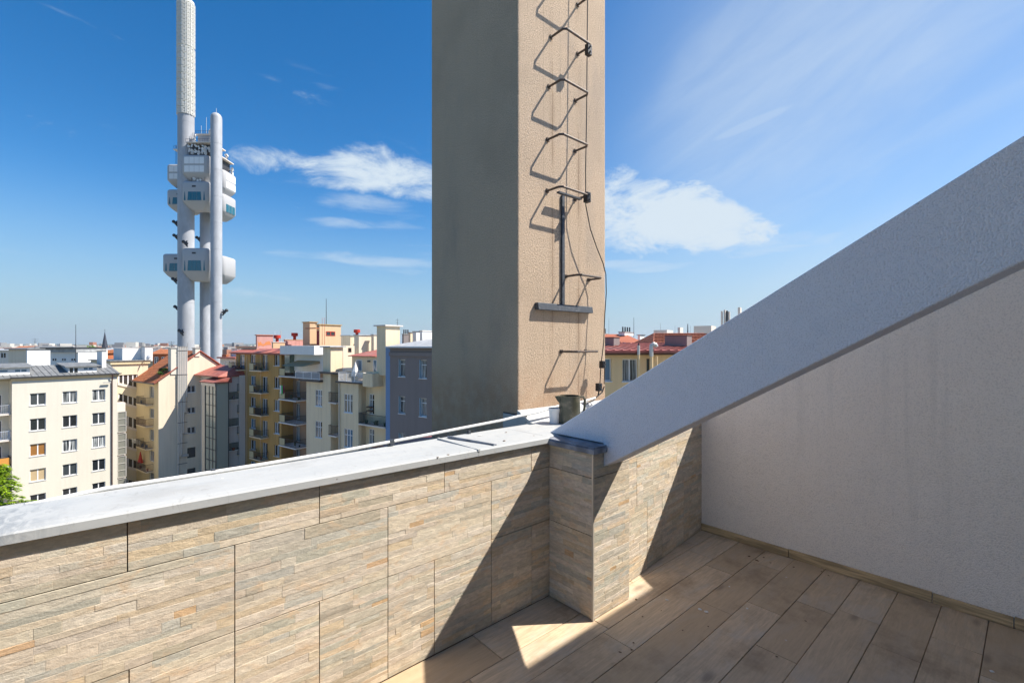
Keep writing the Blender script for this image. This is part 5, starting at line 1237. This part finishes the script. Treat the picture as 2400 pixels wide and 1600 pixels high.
for a_ in (1471, 1508):
    s_ = f1_.s_at(a_); obj('skylight', MB().add([(s_ - .4, 1.0, f1_.hit(a_, 806)[1]), (s_ + .5, 1.0, f1_.hit(a_, 809)[1]), (s_ + .7, 1.4, f1_.hit(a_, 805)[1] + .1), (s_ - .2, 1.4, f1_.hit(a_, 804)[1] + .1)], [(0, 1, 2, 3)]), GL[0], r1_, f1_.M)
t2, f2_, r2_ = roofhouse(1530, 1570, 1700, 1780, 777, 812, 44, M_TROOF2, 'old patterned red tiled roof partly hidden by the sloping beam')
mb = MB()
for i in range(9):
    for j in range(26):
        tt = i / 9.0; y_ = tt * 5; z_ = f2_.hit(1530, 812)[1] + (f2_.hit(1530, 777)[1] - f2_.hit(1530, 812)[1]) * tt
        x0_ = f2_.s_at(1530) + (f2_.s_at(1570) - f2_.s_at(1530)) * tt + .2 + j * .34
        mb.box(x0_, x0_ + .24, y_, y_ + .45, z_ + .02, z_ + .10)
o = obj('roof_tiles', mb, M_TROOF2, t2, f2_.M); o['kind'] = 'stuff'
block('roof_hut', 1532, 1563, 1566, 62, 773, 812, M_PALE, label='pale blue-grey roof block left of the patterned tiles', cat='roof hut', b=3)
block('roof_hut', 1626, 1667, 1670, 60, 763, 790, M_PALE, label='pale roof block right behind the patterned tiles', cat='roof hut', b=3)
block('chimney', 1590, 1594, 1601, 58, 767, 790, M_PALE, label='small round-topped vent block on the ridge line', cat='chimney')
potted('chimney', 1450, 1464, 1485, 56, 777, 786, M_WPAINT, 4, 'white chimney on the ridge of the smooth red roof')
potted('chimney', 1404, 1412, 1424, 56, 781, 790, M_WPAINT, 3, 'white chimney with dark vents close to the plastered shaft')
block('chimney', 1497, 1500, 1511, 58, 784, 800, M_WPAINT, label='white chimney low on the right slope of the smooth red roof', cat='chimney', cap=M_DARK, cap_h=.05)
mast(1485.5, 744, 790, 54, 'television aerial on the smooth red hipped roof', .03, arms=4)
mast(1612, 759, 780, 50, 'short dark vent pole above the patterned tiles', .06)
for i, (px, y0__) in enumerate(((1427, 745), (1548, 757), (1582, 763), (1618, 763))): mast(px, y0__, 795, 66, ['hair-thin whip aerial nearest the plastered shaft', 'hair-thin aerial above the pale blue-grey roof block', 'hair-thin aerial left of the small vent block', 'hair-thin aerial right of the short dark vent pole'][i], .018)
ant = thing('phone_antenna', at(1700, 765, 60), 'cluster of grey phone antenna panels rising behind the sloping beam', 'antenna')
for px, w_, ya, yb_ in ((1692, .2, 729, 800), (1699, .26, 726, 800), (1704, .12, 728, 800), (1709, .16, 730, 800)):
    p_ = at(px, 800, 60); zt_, zb_ = EYE + (HYP - ya) / FPX * 60, EYE + (HYP - yb_) / FPX * 60
    obj('panel_antenna', MB().box(p_.x - w_ / 2, p_.x + w_ / 2, p_.y - .1, p_.y + .1, zb_, zt_), M_PALE if w_ > .15 else M_DARK, ant)
block('chimney', 1730, 1735, 1738, 60, 720, 760, M_PALE, label='slim pale stack tip just above the sloping beam', cat='chimney')
# ------------------------------------------------------------------ roofs in the middle distance at the left
def simple(px0, px1, y0__, y1__, D, m_, label, roof=None, wins=0, name='house', rh_=.5, wy=None):
    f = Fac(px0, D, (1, .05)); s1 = f.s_at(px1); z1_, z0_ = f.hit(px0, y0__)[1], f.hit(px0, y1__)[1]
    t_ = thing(name, f.o, label, 'house'); w_ = obj('wall', MB().box(0, s1, 0, s1 * .7 + 3, GND, z1_), m_, t_, f.M)
    if roof: obj('roof', MB().prism([(-.4, z1_), ((s1 * .7 + 3) / 2, z1_ + rh_), (s1 * .7 + 3.4, z1_), (s1 * .7 + 3.4, z1_ - .15), (-.4, z1_ - .15)], -.4, s1 + .4, 'x'), roof, t_, f.M)
    for i in range(wins):
        a_ = s1 * (i + .25) / wins; c_ = s1 * (i + .75) / wins; zt_, zb_ = (f.hit(px0, wy[0])[1], f.hit(px0, wy[1])[1]) if wy else (z1_ - .6, z1_ - 2)
        window(f, t_, a_, c_, zb_, zt_, 2, g=GL[0], rec=-.03, sill=False)
    return t_, f
simple(-30, 21, 821, 840, 120, M_PALE, 'long grey house at the left edge with an orange roof strip below', M_LROOF, 2)
simple(20, 64, 817, 840, 88, M_CREAM2, 'pale rooftop building with a row of small white vents left of the broad chimney', M_GROOF, 0, rh_=.2)
simple(66, 118, 815, 840, 130, M_PALE, 'grey-roofed house hidden behind the broad white chimney', M_GROOF, 3)
tm, fmn = simple(117, 183, 821, 850, 82, M_WPAINT, 'white modern house with a dark flat roof and a strip window', None, 3, wy=(839, 846))
obj('roof', MB().box(-.8, fmn.s_at(186), -1, 7, fmn.hit(117, 816)[1], fmn.hit(117, 814)[1]), M_DARK, tm, fmn.M); obj('fascia', MB().box(-.3, fmn.s_at(184), -.5, 6, fmn.hit(117, 820)[1] - .4, fmn.hit(117, 816)[1] - .01), M_LROOF, tm, fmn.M)
simple(189, 229, 826, 850, 95, M_BRICK, 'orange brick rooftop house with iron balcony rails right of the white modern house', M_TROOF, 3, wy=(838, 846))
simple(190, 201, 818, 850, 92, M_WPAINT, 'slim white stair head standing before the orange brick rooftop house', None)
simple(249, 268, 824, 850, 110, M_PALE, 'small house with an orange tiled roof right of the church spire', M_TROOF, 1)
simple(358, 392, 829, 880, 92, M_BRICK, 'orange brick house with a tiled roof left of the gabled house', M_TROOF, 2, rh_=.9)
simple(384, 400, 818, 850, 120, M_WPAINT, 'white tower block strip left of the steel flues', None)
qr = random.Random(31)
nm = ['cream', 'grey', 'yellow', 'white', 'pink']
for i in range(34):
    D = qr.uniform(130, 390); px = qr.choice([qr.uniform(-60, 400), qr.uniform(-60, 400), qr.uniform(515, 1010), qr.uniform(1415, 1700)]); w_ = qr.uniform(9, 20) * FPX / D
    yt = HYP + FPX * qr.uniform(2.2, 5.5) / D
    m_ = [M_CREAM, M_PALE, M_YELL, M_WPAINT, M_PEACH][i % 5]; rf_ = qr.choice([M_TROOF, M_TROOF2, M_GROOF, M_LROOF])
    t_, f_ = simple(px, px + w_, yt, 900, D, m_, 'distant %s house seen only as a roof among the far roofs' % nm[i % 5], rf_, 0, rh_=qr.uniform(.8, 2.0)); t_['group'] = 'distant houses between the courtyard and the horizon'; t_['label'] = 'distant %s-walled house with %s roof %s' % (nm[i % 5], {M_TROOF.name: 'an orange', M_TROOF2.name: 'a dull red', M_GROOF.name: 'a dark grey', M_LROOF.name: 'a light grey'}[rf_.name], 'low on the skyline left of the spire' if px < 215 else 'between the spire and the tower' if px < 430 else 'right of the tower foot' if px < 640 else 'behind the roof huts' if px < 1100 else 'behind the red roofs right of the chimney')
# church spire
cs = thing('church_spire', at(245.7, 815, 330), 'dark pointed church spire on the horizon', 'church')
cw = at(245.7, 830, 330); Mcs = Matrix.Translation((cw.x, cw.y, EYE))
zt_, zb_ = (HYP - 777) / FPX * 330, (HYP - 824) / FPX * 330
obj('spire', MB().lathe((0, 0), [(2.2, zb_), (1.6, zb_ + (zt_ - zb_) * .3), (.75, zb_ + (zt_ - zb_) * .68), (.08, zt_)], 8), mat('slate_spire', (.05, .055, .075), .6, .3), cs, Mcs)
obj('finial', MB().cyl((0, 0), .12, zt_, zt_ + 1.8, 5), M_DARK, cs, Mcs); obj('tower', MB().box(-2.4, 2.4, -2.4, 2.4, GND, zb_), M_PALE, cs, Mcs)
# treetop over the roofs
tr = thing('tree', at(218, 830, 100), 'bright green treetop above the orange brick rooftop house', 'tree')
mb = MB(); c_ = at(216, 817, 100); leafball(mb, c_, 1.3, .9, 240, .25, qq); leafball(mb, c_ + Vector((.8, .6, -.3)), 1.0, .7, 160, .25, qq); o = obj('crown', mb, M_LEAF2, tr); o['kind'] = 'stuff'
obj('trunk', MB().cyl((c_.x, c_.y), .2, EYE + GND, c_.z, 7, .1), mat('bark', (.09, .07, .05), .9), tr)

# ------------------------------------------------------------------ courtyard tree at the lower left
M_BARK = mat('bark', (.09, .07, .05), .9)
def f_leaf(t, b, col):
    p = geo(t); c = mixc(t, ramp(t, noise(t, p, 2.2, 4), .35, .65), (.20, .34, .02), (.36, .52, .03)); c = mixc(t, ramp(t, noise(t, p, 9, 2), .5, .7, 0, .5), c, (.34, .34, .02)); L(t, c, b.inputs['Base Color'])
    b.inputs['Transmission Weight'].default_value = 0; tr_ = t.nodes.new('ShaderNodeBsdfTranslucent'); L(t, c, tr_.inputs[0]); mx = t.nodes.new('ShaderNodeMixShader'); mx.inputs[0].default_value = .35
    out = [n for n in t.nodes if n.type == 'OUTPUT_MATERIAL'][0]; L(t, b.outputs[0], mx.inputs[1]); L(t, tr_.outputs[0], mx.inputs[2]); L(t, mx.outputs[0], out.inputs[0])
M_FOL = mat('spring_foliage', (.2, .35, .03), .6, .3, build=f_leaf)
tc_ = at(-22, 1185, 30)
ct = thing('tree', (tc_.x, tc_.y, EYE + GND), 'bright green courtyard tree with drooping leafy sprays at the lower left edge', 'tree')
trunk = MB(); bz = EYE + GND
trunk.tube([(tc_.x, tc_.y, bz), (tc_.x + .1, tc_.y, bz + 4), (tc_.x - .1, tc_.y + .1, bz + 7.5), (tc_.x, tc_.y, tc_.z + .3)], .2, 9)
ql = random.Random(12); fol = MB(); limbs = MB()
rgt = Vector((RX[0], RX[1], 0))
for i in range(190):
    a = ql.uniform(0, math.tau); zf_ = ql.random(); zz = tc_.z - 4.2 + 7.2 * zf_; rmax = 1.95 * math.sqrt(max(.05, 1 - (abs(zf_ - .35) / .68) ** 2.0)); 
    dirv = Vector((math.cos(a), math.sin(a), 0)); s_ = Vector((tc_.x, tc_.y, zz - .3)); L_ = rmax * ql.uniform(.7, 1.08)
    pts = [s_ + dirv * L_ * t_ + Vector((0, 0, .35 * math.sin(t_ * 2.6) - .25 * t_ * t_)) for t_ in (0, .25, .5, .75, 1)]
    limbs.tube(pts, .022, 4)
    for t_ in [k / 44 for k in range(6, 45)]:
        j = min(3, int(t_ * 4)); p_ = pts[j].lerp(pts[j + 1], t_ * 4 - j)
        for _ in range(3):
            side = dirv.cross(Vector((0, 0, 1))) * ql.choice((-1, 1)); d_ = (dirv * ql.uniform(.4, 1.1) + side * ql.uniform(.1, .9) + Vector((0, 0, ql.uniform(-.35, .15)))).normalized()
            l_ = ql.uniform(.14, .27); w_ = d_.cross(Vector((ql.uniform(-.4, .4), ql.uniform(-.4, .4), 1))).normalized() * l_ * .26; o_ = p_ + Vector((ql.uniform(-.1, .1), ql.uniform(-.1, .1), ql.uniform(-.1, .08)))
            fol.add([o_, o_ + d_ * l_ * .5 + w_, o_ + d_ * l_, o_ + d_ * l_ * .5 - w_], [(0, 1, 2, 3)])
obj('trunk', trunk, M_BARK, ct); o = obj('limbs', limbs, M_BARK, ct); o['kind'] = 'stuff'; o = obj('crown', fol, M_FOL, ct); o['kind'] = 'stuff'

# ------------------------------------------------------------------ television tower
DT = 170.0
M_TOW = mat('tower_steel_cladding', (.42, .435, .465), .5, .25, .0, build=lambda t, b, col: L(t, mixc(t, ramp(t, noise(t, mapping(t, geo(t), scale=(1, 1, .4)), .25, 6, .7), .4, .7), tuple(x * .85 for x in col), tuple(x * 1.08 for x in col)), b.inputs['Base Color']))
M_TWH = mat('white_fibreglass', (.74, .73, .69), .6, .3); M_POD = mat('pod_panel', (.44, .44, .45), .55, .3)
M_TEAL = glass('teal_glass', (.01, .12, .17), .12); M_PODW = mat('pod_light_panel', (.82, .82, .82), .4, .4)
def tp(px, D=DT): return wv(uv(px) * D, D)
tw = thing('television_tower', tp(460) * 1.0, 'tall grey three-column television tower with stacked pods and a white patterned mast', 'tower')
MT = frame(tp(436), (1, 0), None)      # axes: right, away, up; origin on the main column
sc_ = DT / FPX
def Z(y, D=DT): return (HYP - y) / FPX * D
def col(px, w, D, ytop, dome=True, n=32):
    dx = uv(px) * D - uv(436) * DT; dy = D - DT; r_ = w / 2 / FPX * D / 1.21
    zt_ = Z(ytop, D); pr = [(r_, GND - 12)] + ([(r_, zt_ - r_)] + [(r_ * math.cos(a_), zt_ - r_ + r_ * math.sin(a_)) for a_ in (R(20), R(40), R(60), R(80))] if dome else [(r_, zt_)])
    o_ = obj('column', MB().lathe((dx, dy), pr, n), M_TOW, tw, MT, smooth=True)
    rg = MB()
    for k in range(13):
        z_ = GND + 8 + k * 9.5
        if z_ < zt_ - 3: rg.lathe((dx, dy), [(r_ + .02, z_), (r_ + .045, z_ + .04), (r_ + .02, z_ + .10)], n)
    obj('joint_rings', rg, M_TOW, o_, MT)['kind'] = 'stuff'
    return dx, dy, r_
m_x, m_y, m_r = col(436, 40, DT, 270, False)
r_x, r_y, r_r = col(507, 28.7, DT - 4, 265)
n_x, n_y, n_r = col(481.5, 27, DT + 8, 330)
# white mast with relief panels
rm = 22.0 / FPX * DT / 1.22 - .2; za, zb_, zc_ = Z(272), Z(114), Z(3)
ms = obj('mast', MB().lathe((m_x, m_y), [(rm * .93, za - .5), (rm * .93, zb_), (rm * .90, zb_ + .3), (rm * .90, zc_ - 1.0), (rm * .98, zc_ - .9), (rm * .98, zc_ - .2), (rm * .85, zc_), (.8, zc_ + .05), (.8, zc_ + 14)], 36), M_TWH, tw, MT, smooth=True)
NC = 14
def panel_mesh(w, h):
    mb = MB(); t_ = w * .17
    mb.box(-w / 2, w / 2, -.34, .25, 0, t_).box(-w / 2, w / 2, -.34, .25, h - t_, h).box(-w / 2, -w / 2 + t_, -.34, .25, t_, h - t_).box(w / 2 - t_, w / 2, -.34, .25, t_, h - t_)
    mb.box(-w * .16, w * .16, -.25, .25, h * .34, h * .66)
    m_ = mb.mesh('relief_panel'); m_.materials.append(M_TWH); return m_
for (z0_, z1_, nr) in ((za, zb_ - .1, 10), (zb_ + .2, zc_ - 1.1, 12)):
    hh_ = (z1_ - z0_) / nr; w_ = math.tau * rm / NC * .8; pm_ = panel_mesh(w_, hh_ * .86)
    for k in range(nr):
        for c_ in range(NC):
            a_ = c_ * math.tau / NC + R(11)
            dx_, dy_ = math.cos(a_), math.sin(a_)
            if dy_ > .35: continue
            Mx = MT @ Matrix.Translation((m_x + dx_ * rm * .97, m_y + dy_ * rm * .97, z0_ + k * hh_)) @ Matrix.Rotation(a_ + math.pi / 2, 4, 'Z')
            obj('relief_panel', pm_, None, ms, Mx)
mb = MB()
for a_ in (0, 1, 2, 3): mb.cyl((m_x + 1.0 * math.cos(a_ * 1.57), m_y + math.sin(a_ * 1.57)), .12, zc_, zc_ + 9, 6)
obj('mast_pole', mb, M_TWH, tw, MT)['kind'] = 'stuff'
# pods: rounded chamfered cabins
def pod(x0, x1, y0_, y1_, zlo, zhi, style, chin=.28, label=None):
    """plan rectangle with rounded corners, belly tapering inward at the bottom"""
    def ring(ins, z, r_):
        pts = []
        ax0, ax1, ay0, ay1 = x0 + ins, x1 - ins, y0_ + ins, y1_ - ins
        for (cx_, cy_, a0) in ((ax1 - r_, ay0 + r_, -90), (ax1 - r_, ay1 - r_, 0), (ax0 + r_, ay1 - r_, 90), (ax0 + r_, ay0 + r_, 180)):
            for k in range(5): a_ = R(a0 + 22.5 * k); pts.append((cx_ + r_ * math.cos(a_), cy_ + r_ * math.sin(a_), z))
        return pts
    h = zhi - zlo; zb = zlo + h * chin
    lv = [(2.2, zlo, 1.0), (.9, zlo + h * chin * .5, 1.3), (.25, zb - .25, 1.4), (0, zb + .25, 1.4), (0, zhi - .75, 1.4), (.12, zhi - .35, 1.35), (.45, zhi - .05, 1.2), (.9, zhi, 1.0)]
    vs = []; n_ = 20
    for ins, z, r_ in lv: vs += ring(ins, z, r_)
    fs = [(j * n_ + i, j * n_ + (i + 1) % n_, (j + 1) * n_ + (i + 1) % n_, (j + 1) * n_ + i) for j in range(len(lv) - 1) for i in range(n_)] + [tuple(range(n_))[::-1], tuple(range((len(lv) - 1) * n_, len(lv) * n_))]
    p_ = obj('pod', MB().add(vs, fs), M_POD, tw, MT, smooth=True)
    if style == 'win': o = None
    if style == 'grid':
        zz = [(zb + .35, zb + .35 + (zhi - zb - 1.2) * .42), (zb + .35 + (zhi - zb - 1.2) * .55, zhi - .9)]
        nn = max(3, int((x1 - x0 - 2.4) / 1.6)); w_ = (x1 - x0 - 2.6) / nn
        for (za_, zc__) in zz:
            for i in range(nn): obj('light_panel', MB().box(x0 + 1.3 + w_ * i + .07, x0 + 1.3 + w_ * (i + 1) - .07, y0_ - .06, y0_ - .005, za_, zc__), M_PODW, p_, MT)
            for s_, xx in ((1, x1), (-1, x0)):
                for j in range(3):
                    ya = y0_ + 1.6 + j * 2.0; obj('light_panel', MB().box(min(xx, xx + .05 * s_), max(xx, xx + .05 * s_), ya, ya + 1.8, za_, zc__), M_PODW, p_, MT)
    if style == 'win':
        za_, zc__ = zb + .1, zb + .1 + (zhi - zb) * .44
        W_ = x1 - x0
        for (a_, c_) in ((.12, .19), (.25, .77), (.83, .90)):
            xa, xc = x0 + W_ * a_, x0 + W_ * c_; nn = 3 if c_ - a_ > .3 else 1; sk_ = .25
            for i in range(nn):
                u0, u1 = xa + (xc - xa) * i / nn, xa + (xc - xa) * (i + 1) / nn; l_ = sk_ if i == 0 else 0; r_ = sk_ if i == nn - 1 else 0
                obj('window', MB().add([(u0 + .04, y0_ - .05, za_), (u1 - .04, y0_ - .05, za_), (u1 - .04 - r_, y0_ - .05, zc__), (u0 + .04 + l_, y0_ - .05, zc__), (u0 + .04, y0_ - .004, za_), (u1 - .04, y0_ - .004, za_), (u1 - .04 - r_, y0_ - .004, zc__), (u0 + .04 + l_, y0_ - .004, zc__)],
                                     [(0, 1, 2, 3), (0, 4, 5, 1), (1, 5, 6, 2), (2, 6, 7, 3), (3, 7, 4, 0)]), M_TEAL, p_, MT)
        for j in range(3):
            ya = y0_ + 1.5 + j * 1.9; obj('window', MB().box(x1 + .003, x1 + .05, ya, ya + 1.7, za_, zc__), M_TEAL, p_, MT)
    if style in ('win', 'blank'):
        obj('vent', MB().box(x0 + (x1 - x0) * .42, x0 + (x1 - x0) * .56, y0_ - .05, y0_ - .004, zhi - 2.2, zhi - 1.6), M_DARK, p_, MT)
    return p_
def X(px, D): return uv(px) * D - uv(436) * DT
Df, Dl, Dr = DT - 3.6, DT + 5, DT + 1.5
pods_ = [((362, 422), (384, 436), (393, 452), 'grid'), ((424, 488), (443, 493), (450, 508), 'win'), ((580.5, 656), (594, 652), (597, 660), 'win')]
for (f_, l_, r_, st_) in pods_:
    pod(X(423, Df), X(487, Df), Df - DT, Df - DT + 7.5, Z(f_[1], Df), Z(f_[0], Df), st_)
    pod(X(388 if f_[0] < 500 else 378, Dl), X(450, Dl), Dl - DT, Dl - DT + 9, Z(l_[1], Dl), Z(l_[0], Dl), st_)
    pod(X(478, Dr), X(554, Dr + 9), Dr - DT + 1, Dr - DT + 9.5, Z(r_[1], Dr), Z(r_[0], Dr), st_ if f_[0] != 580.5 else 'blank')
# antenna decks above the top pods
def deck(xa, xb, y_, yb_, z0_, nd, seed_, m_=None):
    dk = obj('antenna_deck', MB().box(xa, xb, y_, yb_, z0_ - .35, z0_), M_PALE, tw, MT)
    q_ = random.Random(seed_)
    rl = MB(); n_ = int((xb - xa) / .6)
    for i in range(n_ + 1): x = xa + (xb - xa) * i / n_; rl.box(x - .03, x + .03, y_, y_ + .06, z0_, z0_ + 1.1)
    rl.box(xa, xb, y_, y_ + .06, z0_ + 1.05, z0_ + 1.12); obj('railing', rl, M_DARK, dk, MT)
    return dk
def dishes(parent, xa, xb, y_, z0_, z1_, nd, seed_):
    q_ = random.Random(seed_); poles = MB(); np_ = max(3, int((xb - xa) / 1.1))
    key = 'dish_mesh'
    if key not in MCACHE:
        m_ = MB().lathe((0, 0), [(.06, .16), (.3, .1), (.42, -.05), (.42, -.22), (.40, -.22), (.3, .02), (.05, .08)], 10).mesh('dish'); m_.materials.append(M_PODW); MCACHE[key] = m_
    for i in range(np_):
        x = xa + (xb - xa) * (i + .5) / np_; poles.cyl((x, y_), .07, z0_, z1_ + q_.uniform(-.3, 1.2), 5)
    obj('antenna_poles', poles, M_DARK, parent, MT)['kind'] = 'stuff'
    for i in range(nd):
        x = xa + (xb - xa) * (q_.randrange(np_) + .5) / np_ + q_.uniform(-.25, .25); z_ = q_.uniform(z0_ + .3, z1_); k = q_.uniform(.7, 1.35)
        obj('dish', MCACHE[key], None, parent, MT @ Matrix.Translation((x, y_ - .25, z_)) @ Matrix.Rotation(q_.uniform(-.9, .9), 4, 'Z') @ Matrix.Rotation(R(-90), 4, 'X') @ Matrix.Scale(k, 4))
zdk = Z(331, Df)
ztp = Z(362, Df)
dk = deck(X(433, Df), X(497, Df), Df - DT + .4, Df - DT + 8, zdk, 0, 1)
obj('deck_core', MB().box(X(437, Df), X(488, Df), Df - DT + 2.2, Df - DT + 7.5, ztp - .3, zdk - .36), M_DARK, dk, MT)
dishes(dk, X(435, Df), X(490, Df), Df - DT + 1.2, ztp, zdk - .8, 44, 5)
dk2 = deck(X(446, Df), X(492, Df), Df - DT + 2.5, Df - DT + 7, Z(306, Df), 0, 2)
obj('deck_core', MB().box(X(451, Df), X(482, Df), Df - DT + 2.9, Df - DT + 6, zdk, Z(306, Df) - .36), M_TOW, dk2, MT)
dishes(dk2, X(440, Df), X(449, Df), Df - DT + 2.4, zdk, Z(306, Df) - .6, 7, 6); dishes(dk2, X(481, Df), X(497, Df), Df - DT + 2.4, zdk, Z(306, Df) - .6, 9, 7)
zdm = Z(306, Df); xm = X(480, Df); rr_ = 9.5 / FPX * Df
obj('radome', MB().lathe((xm, Df - DT + 4.6), [(rr_, zdm), (rr_, zdm + rr_ * .9)] + [(rr_ * math.cos(R(a_)), zdm + rr_ * .9 + rr_ * math.sin(R(a_))) for a_ in (20, 40, 60, 80)], 20), M_TWH, dk2, MT, smooth=True)
zr2 = Z(362, Dr); dk3 = deck(X(500, Dr), X(541, Dr + 7), Dr - DT + 1.4, Dr - DT + 9, zr2, 0, 3)
obj('deck_core', MB().box(X(500, Dr), X(533, Dr + 7), Dr - DT + 3.5, Dr - DT + 8.5, Z(393, Dr) - .3, zr2 - .36), M_DARK, dk3, MT)
dishes(dk3, X(522, Dr + 7), X(543, Dr + 7), Dr - DT + 8.6, Z(393, Dr), zr2 - .8, 16, 8); dishes(dk3, X(522, Dr + 4), X(538, Dr + 7), Dr - DT + 6.0, zr2, zr2 + 2.2, 7, 9)
dk4 = deck(X(406, Dl), X(418, Dl), Dl - DT, Dl - DT + 4, Z(349, Dl), 0, 4)
pl_ = MB()
for px in (409, 413): pl_.cyl((X(px, Dl), Dl - DT + .8), .1, Z(386, Dl), Z(337, Dl), 6)
obj('antenna_poles', pl_, M_DARK, dk4, MT)['kind'] = 'stuff'
obj('antenna_poles', MB().cyl((X(470, Df), Df - DT + 3.2), .06, zdm, Z(265, Df), 5).cyl((X(458, Df), Df - DT + 3.2), .06, zdm, Z(285, Df), 5), M_STEEL, dk2, MT)['kind'] = 'stuff'
obj('mast_tip', MB().cyl((r_x, r_y), .06, Z(265, DT - 4) - .2, Z(254, DT - 4), 5), M_STEEL, tw, MT)
dishes(dk, X(440, Df), X(480, Df), Df - DT + 1.0, Z(424, Df), Z(416, Df), 7, 10)
# dark climbing figures fixed to the columns, kept as plain lumps
def lump(px, py, D, side, s_=1.0):
    c_ = Vector((X(px, D), D - DT, Z(py, D))); q_ = side
    def ball(mb, p_, r_): mb.lathe((p_[0], p_[1]), [(r_ * math.cos(R(a_)), p_[2] + r_ * math.sin(R(a_))) for a_ in (-75, -45, -15, 15, 45, 75)], 10)
    mb = MB(); b_ = .85 * s_
    ball(mb, (c_.x + q_ * .5, c_.y, c_.z - .1), b_ * .8); ball(mb, (c_.x - q_ * .45, c_.y, c_.z + .6 * s_), b_ * .75); mb.tube([(c_.x + q_ * .4, c_.y, c_.z), (c_.x - q_ * .4, c_.y, c_.z + .5 * s_)], b_ * .55, 8)
    mb.tube([(c_.x, c_.y, c_.z), (c_.x + q_ * .9, c_.y, c_.z + .9 * s_)], .22, 6); mb.tube([(c_.x + q_ * .3, c_.y, c_.z - .3), (c_.x + q_ * 1.0, c_.y, c_.z - 1.3 * s_)], .26, 6)
    obj('climbing_figure', mb, M_DARK, tw, MT, smooth=True)
for px, py, D, sd in ((410, 523, DT, 1), (411, 555, DT, 1), (433, 570, DT - 3.9, 1), (464, 560, DT + 7, 1), (408, 657, DT, 1), (413, 722, DT, 1), (423, 778, DT - 3.8, 1), (528, 731, DT - 4, -1)): lump(px, py, D, sd, .95)

# ------------------------------------------------------------------ summer haze
hz = bpy.data.materials.new('haze'); hz.use_nodes = True; ht = hz.node_tree; ht.nodes.clear()
pv = ht.nodes.new('ShaderNodeVolumePrincipled'); pv.inputs['Color'].default_value = (.80, .88, 1, 1); pv.inputs['Density'].default_value = 6.5e-5; pv.inputs['Anisotropy'].default_value = .2
ho = ht.nodes.new('ShaderNodeOutputMaterial'); ht.links.new(pv.outputs[0], ho.inputs['Volume'])
obj('haze', MB().box(-10000, 10000, -10000, 10000, EYE + GND - 16, EYE + 158), hz, kind='stuff')
